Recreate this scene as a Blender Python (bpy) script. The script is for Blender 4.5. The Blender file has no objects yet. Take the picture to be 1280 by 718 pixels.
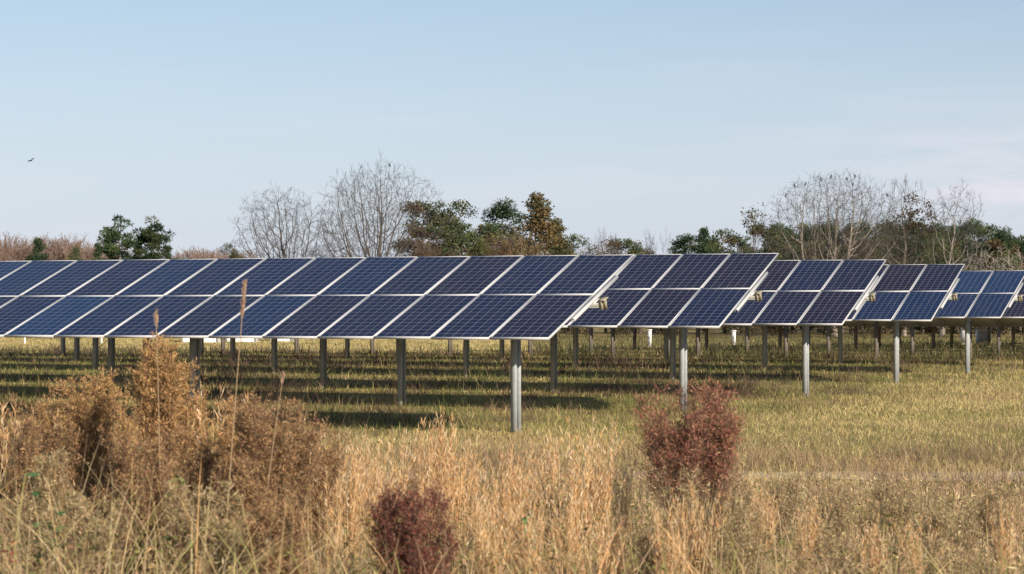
import bpy, bmesh, math, random
import numpy as np
from mathutils import Vector, Matrix, Euler

R = math.radians
scn = bpy.context.scene
COL = scn.collection
rnd = random.Random(7)
npr = np.random.default_rng(11)

# ------------------------------------------------------------------ camera
F_PX = 2971.4                      # focal length in pixels of a 1280 px wide frame
CAM_H = 1.969
HOR = 389.9                        # horizon row in the 1280x718 photograph
cd = bpy.data.cameras.new("camera")
cam = bpy.data.objects.new("camera", cd)
COL.objects.link(cam)
cd.sensor_width = 36.0
cd.lens = F_PX / 1280 * 36.0
cd.clip_start = 0.1
cd.clip_end = 6000
cam.location = (0, 0, CAM_H)
cam.rotation_euler = (R(90) + math.atan((HOR - 359) / F_PX), 0, 0)
cd.dof.use_dof = True
cd.dof.focus_distance = 44
cd.dof.aperture_fstop = 5.6
scn.camera = cam

# ------------------------------------------------------------------ sky and sun
SUN_EL = R(25.5)
SUN_AZ = R(146.5)                  # clockwise from +Y (the view direction) towards +X
w = bpy.data.worlds.new("World")
scn.world = w
w.use_nodes = True
nt = w.node_tree
nt.nodes.clear()
out = nt.nodes.new("ShaderNodeOutputWorld")
bg = nt.nodes.new("ShaderNodeBackground")
bg.inputs["Strength"].default_value = 0.083
sky = nt.nodes.new("ShaderNodeTexSky")
sky.sky_type = 'NISHITA'
sky.sun_disc = False
sky.sun_elevation = SUN_EL
sky.sun_rotation = SUN_AZ
sky.altitude = 40
sky.air_density = 1.0
sky.dust_density = 0.2
sky.ozone_density = 6.0
# thin cirrus: a stretched noise mixed into the sky
geo = nt.nodes.new("ShaderNodeTexCoord")
mp = nt.nodes.new("ShaderNodeMapping")
mp.inputs["Scale"].default_value = (5, 5, 34)
mp.inputs["Rotation"].default_value = (0, R(5), 0)
nz = nt.nodes.new("ShaderNodeTexNoise")
nz.inputs["Scale"].default_value = 1.6
nz.inputs["Detail"].default_value = 7
nz.inputs["Roughness"].default_value = 0.55
cr = nt.nodes.new("ShaderNodeValToRGB")
cr.color_ramp.elements[0].position = 0.47
cr.color_ramp.elements[1].position = 0.80
sx = nt.nodes.new("ShaderNodeSeparateXYZ")
mr = nt.nodes.new("ShaderNodeMapRange")    # more cirrus low in the sky on the right
mr.inputs["From Min"].default_value = -0.12
mr.inputs["From Max"].default_value = 0.22
mr.inputs["To Min"].default_value = 0.30
mr.inputs["To Max"].default_value = 0.95
mr2 = nt.nodes.new("ShaderNodeMapRange")
mr2.inputs["From Min"].default_value = 0.03
mr2.inputs["From Max"].default_value = 0.11
mr2.inputs["To Min"].default_value = 1.0
mr2.inputs["To Max"].default_value = 0.1
m1 = nt.nodes.new("ShaderNodeMath"); m1.operation = 'MULTIPLY'
m2 = nt.nodes.new("ShaderNodeMath"); m2.operation = 'MULTIPLY'
mix = nt.nodes.new("ShaderNodeMix"); mix.data_type = 'RGBA'
mix.inputs["B"].default_value = (7.6, 7.35, 8.0, 1)
tint = nt.nodes.new("ShaderNodeMix"); tint.data_type = 'RGBA'; tint.blend_type = 'MULTIPLY'
tint.inputs["Factor"].default_value = 1.0
tint.inputs["B"].default_value = (1.46, 1.15, 0.94, 1)
L = nt.links.new
veil = nt.nodes.new("ShaderNodeMix"); veil.data_type = 'RGBA'     # pale veil of thin cloud thickening towards the horizon
veil.inputs["B"].default_value = (5.45, 6.15, 7.55, 1)
mv = nt.nodes.new("ShaderNodeMapRange")
mv.inputs["From Min"].default_value = 0.0
mv.inputs["From Max"].default_value = 0.16
mv.inputs["To Min"].default_value = 0.92
mv.inputs["To Max"].default_value = 0.12
L(geo.outputs["Generated"], mp.inputs["Vector"])
L(mp.outputs["Vector"], nz.inputs["Vector"])
L(nz.outputs["Fac"], cr.inputs["Fac"])
L(geo.outputs["Generated"], sx.inputs["Vector"])
L(sx.outputs["X"], mr.inputs["Value"])
L(sx.outputs["Z"], mr2.inputs["Value"])
L(cr.outputs["Color"], m1.inputs[0])
L(mr.outputs["Result"], m1.inputs[1])
L(m1.outputs[0], m2.inputs[0])
L(mr2.outputs["Result"], m2.inputs[1])
L(sky.outputs["Color"], tint.inputs["A"])
L(sx.outputs["Z"], mv.inputs["Value"])
L(mv.outputs["Result"], veil.inputs["Factor"])
L(tint.outputs["Result"], veil.inputs["A"])
def node_math(op, a, b_):
    n_ = nt.nodes.new("ShaderNodeMath"); n_.operation = op
    for i_, q_ in enumerate((a, b_)):
        if isinstance(q_, (int, float)): n_.inputs[i_].default_value = q_
        else: L(q_, n_.inputs[i_])
    return n_.outputs[0]


dx_ = node_math('MULTIPLY', node_math('SUBTRACT', sx.outputs["X"], 0.215), 14.0)
dz_ = node_math('MULTIPLY', node_math('SUBTRACT', sx.outputs["Z"], 0.056), 46.0)
rad_ = node_math('ADD', node_math('MULTIPLY', dx_, dx_), node_math('MULTIPLY', dz_, dz_))
bank = node_math('POWER', 2.718, node_math('MULTIPLY', rad_, -1.0))
mp2 = nt.nodes.new("ShaderNodeMapping"); mp2.inputs["Scale"].default_value = (16, 16, 95); mp2.inputs["Rotation"].default_value = (0, R(-7), 0)
nz2_ = nt.nodes.new("ShaderNodeTexNoise"); nz2_.inputs["Scale"].default_value = 1.0; nz2_.inputs["Detail"].default_value = 8; nz2_.inputs["Roughness"].default_value = 0.62
L(geo.outputs["Generated"], mp2.inputs["Vector"]); L(mp2.outputs["Vector"], nz2_.inputs["Vector"])
nb = nt.nodes.new("ShaderNodeMapRange"); nb.inputs["From Min"].default_value = 0.38; nb.inputs["From Max"].default_value = 0.66
L(nz2_.outputs["Fac"], nb.inputs["Value"])
bank = node_math('MULTIPLY', node_math('MULTIPLY', bank, nb.outputs["Result"]), 1.0)
L(node_math('MAXIMUM', m2.outputs[0], bank), mix.inputs["Factor"])
L(veil.outputs["Result"], mix.inputs["A"])
L(mix.outputs["Result"], bg.inputs["Color"])
L(bg.outputs["Background"], out.inputs["Surface"])

sd = bpy.data.lights.new("sun", 'SUN')
sd.energy = 5.0
sd.angle = R(0.55)
sd.color = (1.0, 0.87, 0.70)
sun = bpy.data.objects.new("sun", sd)
COL.objects.link(sun)
sdir = Vector((math.sin(SUN_AZ) * math.cos(SUN_EL), math.cos(SUN_AZ) * math.cos(SUN_EL), math.sin(SUN_EL)))
sun.rotation_euler = sdir.to_track_quat('Z', 'Y').to_euler()
sun.location = sdir * 60

scn.view_settings.view_transform = 'Standard'
scn.view_settings.look = 'None'
scn.view_settings.exposure = 0.38
scn.view_settings.gamma = 1.0
scn.view_settings.use_curve_mapping = False
scn.render.film_transparent = False
try:
    scn.cycles.max_bounces = 5
    scn.cycles.diffuse_bounces = 3
    scn.cycles.glossy_bounces = 2
    scn.cycles.transmission_bounces = 3
    scn.cycles.use_denoising = True
    scn.cycles.denoiser = 'OPENIMAGEDENOISE'
    scn.cycles.denoising_prefilter = 'ACCURATE'
except Exception:
    pass


# ------------------------------------------------------------------ helpers
def ground_z(y):
    y = np.asarray(y, float)
    t = np.clip((y - 36) / 48, 0, 1)
    return 0.25 * t * t * (3 - 2 * t)


def gz(y):
    return float(ground_z(y))


def at(px, Y, py=None):
    """photo pixel column (and row) at depth Y -> X (and Z)"""
    X = (px - 640) / F_PX * Y
    if py is None:
        return X
    return X, CAM_H + (HOR - py) / F_PX * Y


def tag(o, label=None, cat=None, group=None, kind=None):
    if label: o['label'] = label
    if cat: o['category'] = cat
    if group: o['group'] = group
    if kind: o['kind'] = kind
    return o


def empty(name, loc, rz=0.0):
    o = bpy.data.objects.new(name, None)
    o.empty_display_size = 0.3
    COL.objects.link(o)
    o.location = loc
    o.rotation_euler = (0, 0, rz)
    return o


def link(name, me, parent=None, loc=(0, 0, 0), rot=(0, 0, 0)):
    o = bpy.data.objects.new(name, me)
    COL.objects.link(o)
    o.parent = parent
    o.location = loc
    o.rotation_euler = rot
    return o


def copy_tree(o, parent=None):
    c = o.copy()
    COL.objects.link(c)
    c.parent = parent
    for ch in list(o.children):
        copy_tree(ch, c)
    return c


class MB:
    """collects faces (numpy) and builds one mesh"""
    def __init__(self):
        self.v = []; self.f = []; self.c = []; self.mi = []; self.n = 0

    def add(self, verts, faces, col=None, mat=0):
        verts = np.asarray(verts, np.float32).reshape(-1, 3)
        faces = np.asarray(faces, np.int64)
        self.v.append(verts)
        self.f.append(faces + self.n)
        self.mi.append(np.full(len(faces), mat, np.int32))
        if col is None:
            col = (0.5, 0.5, 0.5)
        col = np.asarray(col, np.float32)
        if col.ndim == 1:
            col = np.tile(col[:3], (len(verts), 1))
        self.c.append(col)
        self.n += len(verts)

    def box(self, x0, x1, y0, y1, z0, z1, col=None, mat=0):
        v = [(x0, y0, z0), (x1, y0, z0), (x1, y1, z0), (x0, y1, z0), (x0, y0, z1), (x1, y0, z1), (x1, y1, z1), (x0, y1, z1)]
        f = [(0, 3, 2, 1), (4, 5, 6, 7), (0, 1, 5, 4), (1, 2, 6, 5), (2, 3, 7, 6), (3, 0, 4, 7)]
        self.add(v, f, col, mat)

    def mesh(self, name, mats, smooth=False, color=True):
        me = bpy.data.meshes.new(name)
        V = np.concatenate(self.v)
        sizes = np.concatenate([np.full(len(f), f.shape[1], np.int64) for f in self.f])
        loops = np.concatenate([f.ravel() for f in self.f])
        me.vertices.add(len(V))
        me.vertices.foreach_set("co", V.astype(np.float32).ravel())
        me.loops.add(len(loops))
        me.loops.foreach_set("vertex_index", loops.astype(np.int32))
        me.polygons.add(len(sizes))
        starts = np.concatenate([[0], np.cumsum(sizes)[:-1]])
        me.polygons.foreach_set("loop_start", starts.astype(np.int32))
        me.polygons.foreach_set("material_index", np.concatenate(self.mi))
        if color:
            a = me.attributes.new("Col", 'FLOAT_COLOR', 'POINT')
            c4 = np.ones((len(V), 4), np.float32)
            c4[:, :3] = np.concatenate(self.c)
            a.data.foreach_set("color", c4.ravel())
        for m in (mats if isinstance(mats, (list, tuple)) else [mats]):
            me.materials.append(m)
        me.update(calc_edges=True)
        if smooth:
            me.polygons.foreach_set("use_smooth", np.ones(len(sizes), bool))
        me.validate()
        return me


def prisms(mb, P0, P1, R0, R1, n=4, col=(0.3, 0.3, 0.3), mat=0):
    P0 = np.asarray(P0, float); P1 = np.asarray(P1, float)
    R0 = np.asarray(R0, float); R1 = np.asarray(R1, float)
    S = len(P0)
    if S == 0:
        return
    d = P1 - P0
    d /= np.maximum(np.linalg.norm(d, axis=1, keepdims=True), 1e-9)
    ref = np.where(np.abs(d[:, 2:3]) > 0.9, np.array([[1.0, 0, 0]]), np.array([[0, 0, 1.0]]))
    a = np.cross(d, ref); a /= np.linalg.norm(a, axis=1, keepdims=True)
    b = np.cross(d, a)
    an = np.arange(n) / n * 2 * np.pi
    ring = a[:, None] * np.cos(an)[None, :, None] + b[:, None] * np.sin(an)[None, :, None]
    v0 = P0[:, None] + ring * R0[:, None, None]
    v1 = P1[:, None] + ring * R1[:, None, None]
    V = np.concatenate([v0, v1], 1).reshape(-1, 3)
    base = np.arange(S)[:, None, None] * (2 * n)
    i = np.arange(n); j = (i + 1) % n
    q = np.stack([i, j, j + n, i + n], 1)[None] + base
    col = np.asarray(col, float)
    if col.ndim == 2:
        col = np.repeat(col, 2 * n, 0)
    mb.add(V, q.reshape(-1, 4), col, mat)


def blades(mb, base, yaw, h, lean, width, col, segs=3, curve=2.0, mat=0):
    """ribbons: one curved grass blade for every row of base"""
    N = len(base)
    d = np.stack([np.cos(yaw), np.sin(yaw), np.zeros(N)], 1)
    yw = yaw + npr.uniform(0, np.pi, N)
    wv = np.stack([np.cos(yw), np.sin(yw), np.zeros(N)], 1)
    V = []
    for s in range(segs + 1):
        t = s / segs
        c = base + d * (h * lean * t ** curve)[:, None]
        c = c + np.array([0, 0, 1.0]) * (h * (t - 0.35 * np.minimum(lean, 1.6) * t ** 3))[:, None]
        if s < segs:
            wd = wv * (width * (1 - 0.75 * t) * 0.5)[:, None]
            V += [c - wd, c + wd]
        else:
            V += [c]
    V = np.stack(V, 1)
    nv = V.shape[1]
    off = np.arange(N)[:, None] * nv
    colv = np.repeat(np.asarray(col), nv, 0) if np.ndim(col) == 2 else col
    n0 = mb.n
    quads = []
    for s in range(segs - 1):
        quads.append(np.array([2 * s, 2 * s + 1, 2 * s + 3, 2 * s + 2])[None] + off)
    k = 2 * (segs - 1)
    tri = np.array([k, k + 1, k + 2])[None] + off
    if quads:
        mb.add(V.reshape(-1, 3), np.concatenate(quads), colv, mat)
        mb.f.append(tri + n0); mb.mi.append(np.full(len(tri), mat, np.int32))
    else:
        mb.add(V.reshape(-1, 3), tri, colv, mat)


def flecks(mb, pos, dirv, length, width, col, mat=0):
    """thin flat slivers (leaflets, seed tufts) starting at pos along dirv"""
    N = len(pos)
    dirv = dirv / np.maximum(np.linalg.norm(dirv, axis=1, keepdims=True), 1e-9)
    rv = npr.normal(size=(N, 3))
    s = np.cross(dirv, rv); s /= np.maximum(np.linalg.norm(s, axis=1, keepdims=True), 1e-9)
    L_ = length[:, None]; W_ = width[:, None]
    v = np.stack([pos, pos + dirv * L_ * 0.45 + s * W_ * 0.5, pos + dirv * L_, pos + dirv * L_ * 0.45 - s * W_ * 0.5], 1)
    f = np.arange(4)[None] + np.arange(N)[:, None] * 4
    c = np.repeat(col, 4, 0) if np.ndim(col) == 2 else col
    mb.add(v.reshape(-1, 3), f, c, mat)


def pick(pal, N, jit=0.12):
    pal = np.asarray(pal, float)
    c = pal[npr.integers(0, len(pal), N)]
    return np.clip(c * npr.lognormal(0, jit, (N, 1)) * npr.normal(1, jit * 0.3, (N, 3)), 0.003, 0.95)


_tab = npr.random((64, 64))


def vnoise(x, y):
    xi = np.floor(x).astype(int); yi = np.floor(y).astype(int)
    fx = x - xi; fy = y - yi
    fx = fx * fx * (3 - 2 * fx); fy = fy * fy * (3 - 2 * fy)
    g = lambda a, b: _tab[a % 64, b % 64]
    return (g(xi, yi) * (1 - fx) + g(xi + 1, yi) * fx) * (1 - fy) + (g(xi, yi + 1) * (1 - fx) + g(xi + 1, yi + 1) * fx) * fy


def fbm(x, y):
    return (vnoise(x, y) + 0.5 * vnoise(x * 2.1 + 7, y * 2.1 + 3) + 0.25 * vnoise(x * 4.3 + 1, y * 4.3 + 9)) / 1.75


# ------------------------------------------------------------------ materials
def mat(name, col=(0.5, 0.5, 0.5), rough=0.6, metal=0.0, spec=0.4, noise=0.0, nscale=8.0, bump=0.0):
    m = bpy.data.materials.new(name)
    m.use_nodes = True
    t = m.node_tree; b = t.nodes["Principled BSDF"]
    b.inputs["Roughness"].default_value = rough
    b.inputs["Metallic"].default_value = metal
    b.inputs["Specular IOR Level"].default_value = spec
    b.inputs["Base Color"].default_value = (*col, 1)
    if noise or bump:
        tc = t.nodes.new("ShaderNodeTexCoord")
        n = t.nodes.new("ShaderNodeTexNoise")
        n.inputs["Scale"].default_value = nscale
        n.inputs["Detail"].default_value = 6
        t.links.new(tc.outputs["Object"], n.inputs["Vector"])
        if noise:
            mx = t.nodes.new("ShaderNodeMix"); mx.data_type = 'RGBA'
            mx.inputs["A"].default_value = (*[c * (1 - noise) for c in col], 1)
            mx.inputs["B"].default_value = (*[min(1, c * (1 + noise)) for c in col], 1)
            t.links.new(n.outputs["Fac"], mx.inputs["Factor"])
            t.links.new(mx.outputs["Result"], b.inputs["Base Color"])
        if bump:
            bp = t.nodes.new("ShaderNodeBump")
            bp.inputs["Strength"].default_value = bump
            t.links.new(n.outputs["Fac"], bp.inputs["Height"])
            t.links.new(bp.outputs["Normal"], b.inputs["Normal"])
    return m


def veg(name, trans=0.35, rough=0.75, vary=0.0):
    """vegetation: colour of each blade or leaf from its attribute, part of the light passes through"""
    m = bpy.data.materials.new(name)
    m.use_nodes = True
    t = m.node_tree; b = t.nodes["Principled BSDF"]; o = t.nodes["Material Output"]
    a = t.nodes.new("ShaderNodeAttribute"); a.attribute_name = "Col"
    src = a.outputs["Color"]
    if vary:
        oi = t.nodes.new("ShaderNodeObjectInfo")
        hs = t.nodes.new("ShaderNodeHueSaturation")
        m1 = t.nodes.new("ShaderNodeMapRange")
        m1.inputs["To Min"].default_value = 1 - vary; m1.inputs["To Max"].default_value = 1 + vary
        m2 = t.nodes.new("ShaderNodeMapRange")
        m2.inputs["To Min"].default_value = 0.5 - vary * 0.06; m2.inputs["To Max"].default_value = 0.5 + vary * 0.06
        t.links.new(oi.outputs["Random"], m1.inputs["Value"])
        t.links.new(oi.outputs["Random"], m2.inputs["Value"])
        t.links.new(m1.outputs["Result"], hs.inputs["Value"])
        t.links.new(m2.outputs["Result"], hs.inputs["Hue"])
        t.links.new(src, hs.inputs["Color"])
        src = hs.outputs["Color"]
    b.inputs["Roughness"].default_value = rough
    b.inputs["Specular IOR Level"].default_value = 0.25
    t.links.new(src, b.inputs["Base Color"])
    tr = t.nodes.new("ShaderNodeBsdfTranslucent")
    t.links.new(src, tr.inputs["Color"])
    ms = t.nodes.new("ShaderNodeMixShader")
    ms.inputs["Fac"].default_value = trans
    t.links.new(b.outputs[0], ms.inputs[1])
    t.links.new(tr.outputs[0], ms.inputs[2])
    t.links.new(ms.outputs[0], o.inputs["Surface"])
    return m


def panel_material():
    """front glass over blue polycrystalline cells: 6 x 12 cells, thin pale gaps, three busbars"""
    m = bpy.data.materials.new("solar_cells")
    m.use_nodes = True
    t = m.node_tree; b = t.nodes["Principled BSDF"]
    N = t.nodes.new; K = t.links.new
    tc = N("ShaderNodeTexCoord"); sp = N("ShaderNodeSeparateXYZ")
    K(tc.outputs["Object"], sp.inputs[0])

    def math_(op, a, bb=None, c=None):
        n = N("ShaderNodeMath"); n.operation = op
        for i, q in enumerate((a, bb, c)):
            if q is None: continue
            if isinstance(q, (int, float)): n.inputs[i].default_value = q
            else: K(q, n.inputs[i])
        return n.outputs[0]

    def lines(src, pitch, off, half):
        u = math_('ADD', math_('DIVIDE', src, pitch), off)
        fr = math_('FRACT', u)
        dd = math_('ABSOLUTE', math_('SUBTRACT', fr, 0.5))      # 0.5 at the cell border
        return math_('GREATER_THAN', dd, 0.5 - half / pitch)

    cx, cy = 0.1585, 0.1605
    lx = lines(sp.outputs["X"], cx, 100.0, 0.0032)
    ly = lines(sp.outputs["Y"], cy, 100.0, 0.0032)
    g = math_('MAXIMUM', lx, ly)
    ex = math_('GREATER_THAN', math_('ABSOLUTE', sp.outputs["X"]), 3 * cx)
    ey = math_('GREATER_THAN', math_('ABSOLUTE', sp.outputs["Y"]), 6 * cy)
    g = math_('MAXIMUM', g, math_('MAXIMUM', ex, ey))
    bus = lines(sp.outputs["X"], cx / 3, 100.5, 0.0007)
    # crystal mottling and per-module tint
    vo = N("ShaderNodeTexVoronoi"); vo.inputs["Scale"].default_value = 60
    K(tc.outputs["Object"], vo.inputs["Vector"])
    oi = N("ShaderNodeObjectInfo")
    cr = N("ShaderNodeValToRGB")
    e = cr.color_ramp.elements
    e[0].position = 0.0; e[0].color = (0.011, 0.009, 0.028, 1)
    e[1].position = 1.0; e[1].color = (0.006, 0.032, 0.105, 1)
    q = e.new(0.55); q.color = (0.006, 0.016, 0.060, 1)
    q = e.new(0.84); q.color = (0.005, 0.023, 0.082, 1)
    sc_ = N("ShaderNodeSeparateColor"); K(oi.outputs["Color"], sc_.inputs[0]); K(sc_.outputs[0], cr.inputs["Fac"])   # tint of each module
    mm = N("ShaderNodeMix"); mm.data_type = 'RGBA'; mm.blend_type = 'MULTIPLY'; mm.inputs["Factor"].default_value = 0.35
    K(cr.outputs["Color"], mm.inputs["A"]); K(vo.outputs["Color"], mm.inputs["B"])
    mb_ = N("ShaderNodeMix"); mb_.data_type = 'RGBA'
    mb_.inputs["B"].default_value = (0.045, 0.05, 0.075, 1)
    K(bus, mb_.inputs["Factor"]); K(mm.outputs["Result"], mb_.inputs["A"])
    mg = N("ShaderNodeMix"); mg.data_type = 'RGBA'
    mg.inputs["B"].default_value = (0.27, 0.29, 0.35, 1)
    K(math_('MULTIPLY', g, 0.85), mg.inputs["Factor"]); K(mb_.outputs["Result"], mg.inputs["A"])
    # settled dust: pale film, thicker in streaks that run down the slope
    dm = N("ShaderNodeMapping"); dm.inputs["Scale"].default_value = (9, 1.1, 1); K(tc.outputs["Object"], dm.inputs["Vector"])
    dl = N("ShaderNodeVectorMath"); dl.operation = 'ADD'; K(dm.outputs["Vector"], dl.inputs[0]); K(oi.outputs["Location"], dl.inputs[1])
    dn = N("ShaderNodeTexNoise"); dn.inputs["Scale"].default_value = 1.3; dn.inputs["Detail"].default_value = 4; K(dl.outputs["Vector"], dn.inputs["Vector"])
    dr = N("ShaderNodeMapRange"); dr.inputs["From Min"].default_value = 0.40; dr.inputs["From Max"].default_value = 0.75; dr.inputs["To Max"].default_value = 0.05
    K(dn.outputs["Fac"], dr.inputs["Value"])
    md = N("ShaderNodeMix"); md.data_type = 'RGBA'; md.inputs["B"].default_value = (0.26, 0.25, 0.24, 1)
    K(dr.outputs["Result"], md.inputs["Factor"]); K(mg.outputs["Result"], md.inputs["A"])
    K(md.outputs["Result"], b.inputs["Base Color"])
    # dust on the glass
    nz = N("ShaderNodeTexNoise"); nz.inputs["Scale"].default_value = 2.2; nz.inputs["Detail"].default_value = 5
    K(tc.outputs["Object"], nz.inputs["Vector"])
    rr = N("ShaderNodeMapRange"); rr.inputs["To Min"].default_value = 0.10; rr.inputs["To Max"].default_value = 0.26
    K(nz.outputs["Fac"], rr.inputs["Value"])
    K(rr.outputs["Result"], b.inputs["Roughness"])
    b.inputs["IOR"].default_value = 1.17
    b.inputs["Specular IOR Level"].default_value = 0.5
    return m


M_CELL = panel_material()
M_BACK = mat("backsheet_white", (0.62, 0.63, 0.64), 0.6, noise=0.05)
M_ALU = mat("anodised_aluminium", (0.50, 0.51, 0.53), 0.55, 0.1, 0.5, noise=0.06, nscale=3)
M_GALV = mat("galvanised_steel", (0.33, 0.36, 0.38), 0.6, 0.1, 0.4, noise=0.30, nscale=9, bump=0.05)
M_GALV_SHADE = mat("shaded_galvanised_steel", (0.17, 0.15, 0.135), 0.75, 0.0, 0.3, noise=0.35, nscale=7)  # galvanised steel of the far posts, their shade put into the colour
M_TUBE = mat("galvanised_tube", (0.50, 0.50, 0.49), 0.5, 0.3, 0.5, noise=0.15, nscale=5)
M_BOX = mat("beige_plastic", (0.30, 0.27, 0.20), 0.6, noise=0.1)
M_WHITE = mat("white_paint", (0.80, 0.80, 0.80), 0.5, noise=0.06, nscale=2)
M_GREYP = mat("grey_paint", (0.60, 0.61, 0.63), 0.5, noise=0.06, nscale=2)
M_DARK = mat("dark_rubber", (0.03, 0.03, 0.03), 0.7, noise=0.1)
M_BARK = mat("bark", (0.125, 0.105, 0.09), 0.9, spec=0.1, noise=0.35, nscale=2.5)
M_BARKP = mat("pale_bark", (0.27, 0.235, 0.20), 0.9, spec=0.1, noise=0.3, nscale=2.5)
M_BIRD = mat("black_feathers", (0.018, 0.018, 0.02), 0.55, noise=0.3, nscale=20)
M_LEAF = veg("tree_leaves", 0.25, 0.7, vary=0.18)
M_TWIG = veg("twigs", 0.0, 0.9)
M_GRASS = veg("field_grass_blades", 0.36)
M_DRY = veg("dry_grass_blades", 0.15)


def ground_material():
    m = bpy.data.materials.new("soil_and_thatch")
    m.use_nodes = True
    t = m.node_tree; b = t.nodes["Principled BSDF"]; N = t.nodes.new; K = t.links.new
    tc = N("ShaderNodeTexCoord")
    n1 = N("ShaderNodeTexNoise"); n1.inputs["Scale"].default_value = 0.22; n1.inputs["Detail"].default_value = 8; n1.inputs["Roughness"].default_value = 0.65
    n2 = N("ShaderNodeTexNoise"); n2.inputs["Scale"].default_value = 9; n2.inputs["Detail"].default_value = 6
    K(tc.outputs["Object"], n1.inputs["Vector"]); K(tc.outputs["Object"], n2.inputs["Vector"])
    r1 = N("ShaderNodeValToRGB"); e = r1.color_ramp.elements
    e[0].position = 0.3; e[0].color = (0.24, 0.21, 0.085, 1)
    e[1].position = 0.7; e[1].color = (0.40, 0.31, 0.15, 1)
    K(n1.outputs["Fac"], r1.inputs["Fac"])
    r2 = N("ShaderNodeValToRGB"); e = r2.color_ramp.elements
    e[0].position = 0.32; e[0].color = (0.45, 0.42, 0.40, 1)
    e[1].position = 0.7; e[1].color = (1.15, 1.1, 1.0, 1)
    K(n2.outputs["Fac"], r2.inputs["Fac"])
    mx = N("ShaderNodeMix"); mx.data_type = 'RGBA'; mx.blend_type = 'MULTIPLY'; mx.inputs["Factor"].default_value = 1
    K(r1.outputs["Color"], mx.inputs["A"]); K(r2.outputs["Color"], mx.inputs["B"])
    K(mx.outputs["Result"], b.inputs["Base Color"])
    b.inputs["Roughness"].default_value = 0.95
    b.inputs["Specular IOR Level"].default_value = 0.1
    bp = N("ShaderNodeBump"); bp.inputs["Strength"].default_value = 0.6; bp.inputs["Distance"].default_value = 0.05
    K(n2.outputs["Fac"], bp.inputs["Height"]); K(bp.outputs["Normal"], b.inputs["Normal"])
    return m


M_SOIL = ground_material()
M_TRACK = mat("track_gravel", (0.47, 0.37, 0.26), 0.95, spec=0.1, noise=0.3, nscale=4, bump=0.3)


# ------------------------------------------------------------------ ground
def sheet(name, xs, ys, dz, m):
    X, Y = np.meshgrid(xs, ys)
    Z = ground_z(Y) + dz
    nx, ny = len(xs), len(ys)
    idx = np.arange(nx * ny).reshape(ny, nx)
    f = np.stack([idx[:-1, :-1], idx[:-1, 1:], idx[1:, 1:], idx[1:, :-1]], -1).reshape(-1, 4)
    mb = MB(); mb.add(np.stack([X, Y, Z], -1), f)
    return link(name, mb.mesh(name, m, smooth=True, color=False))


tag(sheet("ground", np.array([-2500, -400, -80, -20, 20, 80, 400, 2500.]),
          np.concatenate([[-120, -20, 10, 27], np.arange(30, 92, 2.0), [120, 160, 260, 600, 4000]]), 0, M_SOIL), kind="structure")
trk = sheet("dirt_track", np.linspace(-60, 90, 600), np.array([27.8, 28.3, 28.9, 29.3]), 0.006, M_TRACK)
for v_ in trk.data.vertices:                      # ragged verges
    if v_.co.y < 28 or v_.co.y > 29.1:
        v_.co.y += 0.22 * (float(fbm(np.array(v_.co.x * 0.9), np.array(v_.co.y))) - 0.5) * 4
tag(trk, kind="structure")


# ------------------------------------------------------------------ solar rows
TH = 0.4124
RX = np.array([math.cos(TH), -math.sin(TH)])       # along a row, to the right and towards the camera
PX = np.array([math.sin(TH), math.cos(TH)])        # from row to row, away from the camera
PITCH = 1.012


def panel_meshes():
    mb = MB()
    # glass laminate: front face = cells, rest = back sheet
    x, y, z0, z1 = 0.474, 0.958, -0.010, -0.004
    v = [(-x, -y, z0), (x, -y, z0), (x, y, z0), (-x, y, z0), (-x, -y, z1), (x, -y, z1), (x, y, z1), (-x, y, z1)]
    mb.add(v, [(4, 5, 6, 7)], mat=0)
    mb.add(v, [(0, 3, 2, 1), (0, 1, 5, 4), (1, 2, 6, 5), (2, 3, 7, 6), (3, 0, 4, 7)], mat=1)
    glass = mb.mesh("panel_glass", [M_CELL, M_BACK], color=False)
    fb = MB()
    X, Y, t, h = 0.496, 0.980, 0.0215, -0.040
    fb.box(-X, X, -Y, -Y + t, h, 0); fb.box(-X, X, Y - t, Y, h, 0)
    fb.box(-X, -X + t, -Y + t, Y - t, h, 0); fb.box(X - t, X, -Y + t, Y - t, h, 0)
    # junction box and cable tails on the back belong to the frame underside
    fb.box(-0.06, 0.06, 0.70, 0.80, -0.032, -0.0105)
    frame = fb.mesh("panel_frame", [M_ALU], color=False)
    return glass, frame


ME_GLASS, ME_FRAME = panel_meshes()


def post_mesh(h, steel=None):
    mb = MB()
    a, dp, tf, tw = 0.054, 0.088, 0.010, 0.007
    z0, z1 = -0.35, h
    mb.box(-a, a, -dp, -dp + tf, z0, z1)
    mb.box(-a, a, dp - tf, dp, z0, z1)
    mb.box(-tw, tw, -dp + tf, dp - tf, z0, z1)
    for s in (-1, 1):            # bolt heads near the top of the web
        for zz in (h - 0.10, h - 0.22):
            mb.box(s * tw, s * (tw + 0.012), -0.018, 0.018, zz - 0.018, zz + 0.018) if s > 0 else mb.box(-tw - 0.012, -tw, -0.018, 0.018, zz - 0.018, zz + 0.018)
    return mb.mesh("post", [steel or M_GALV], color=False)


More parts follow.
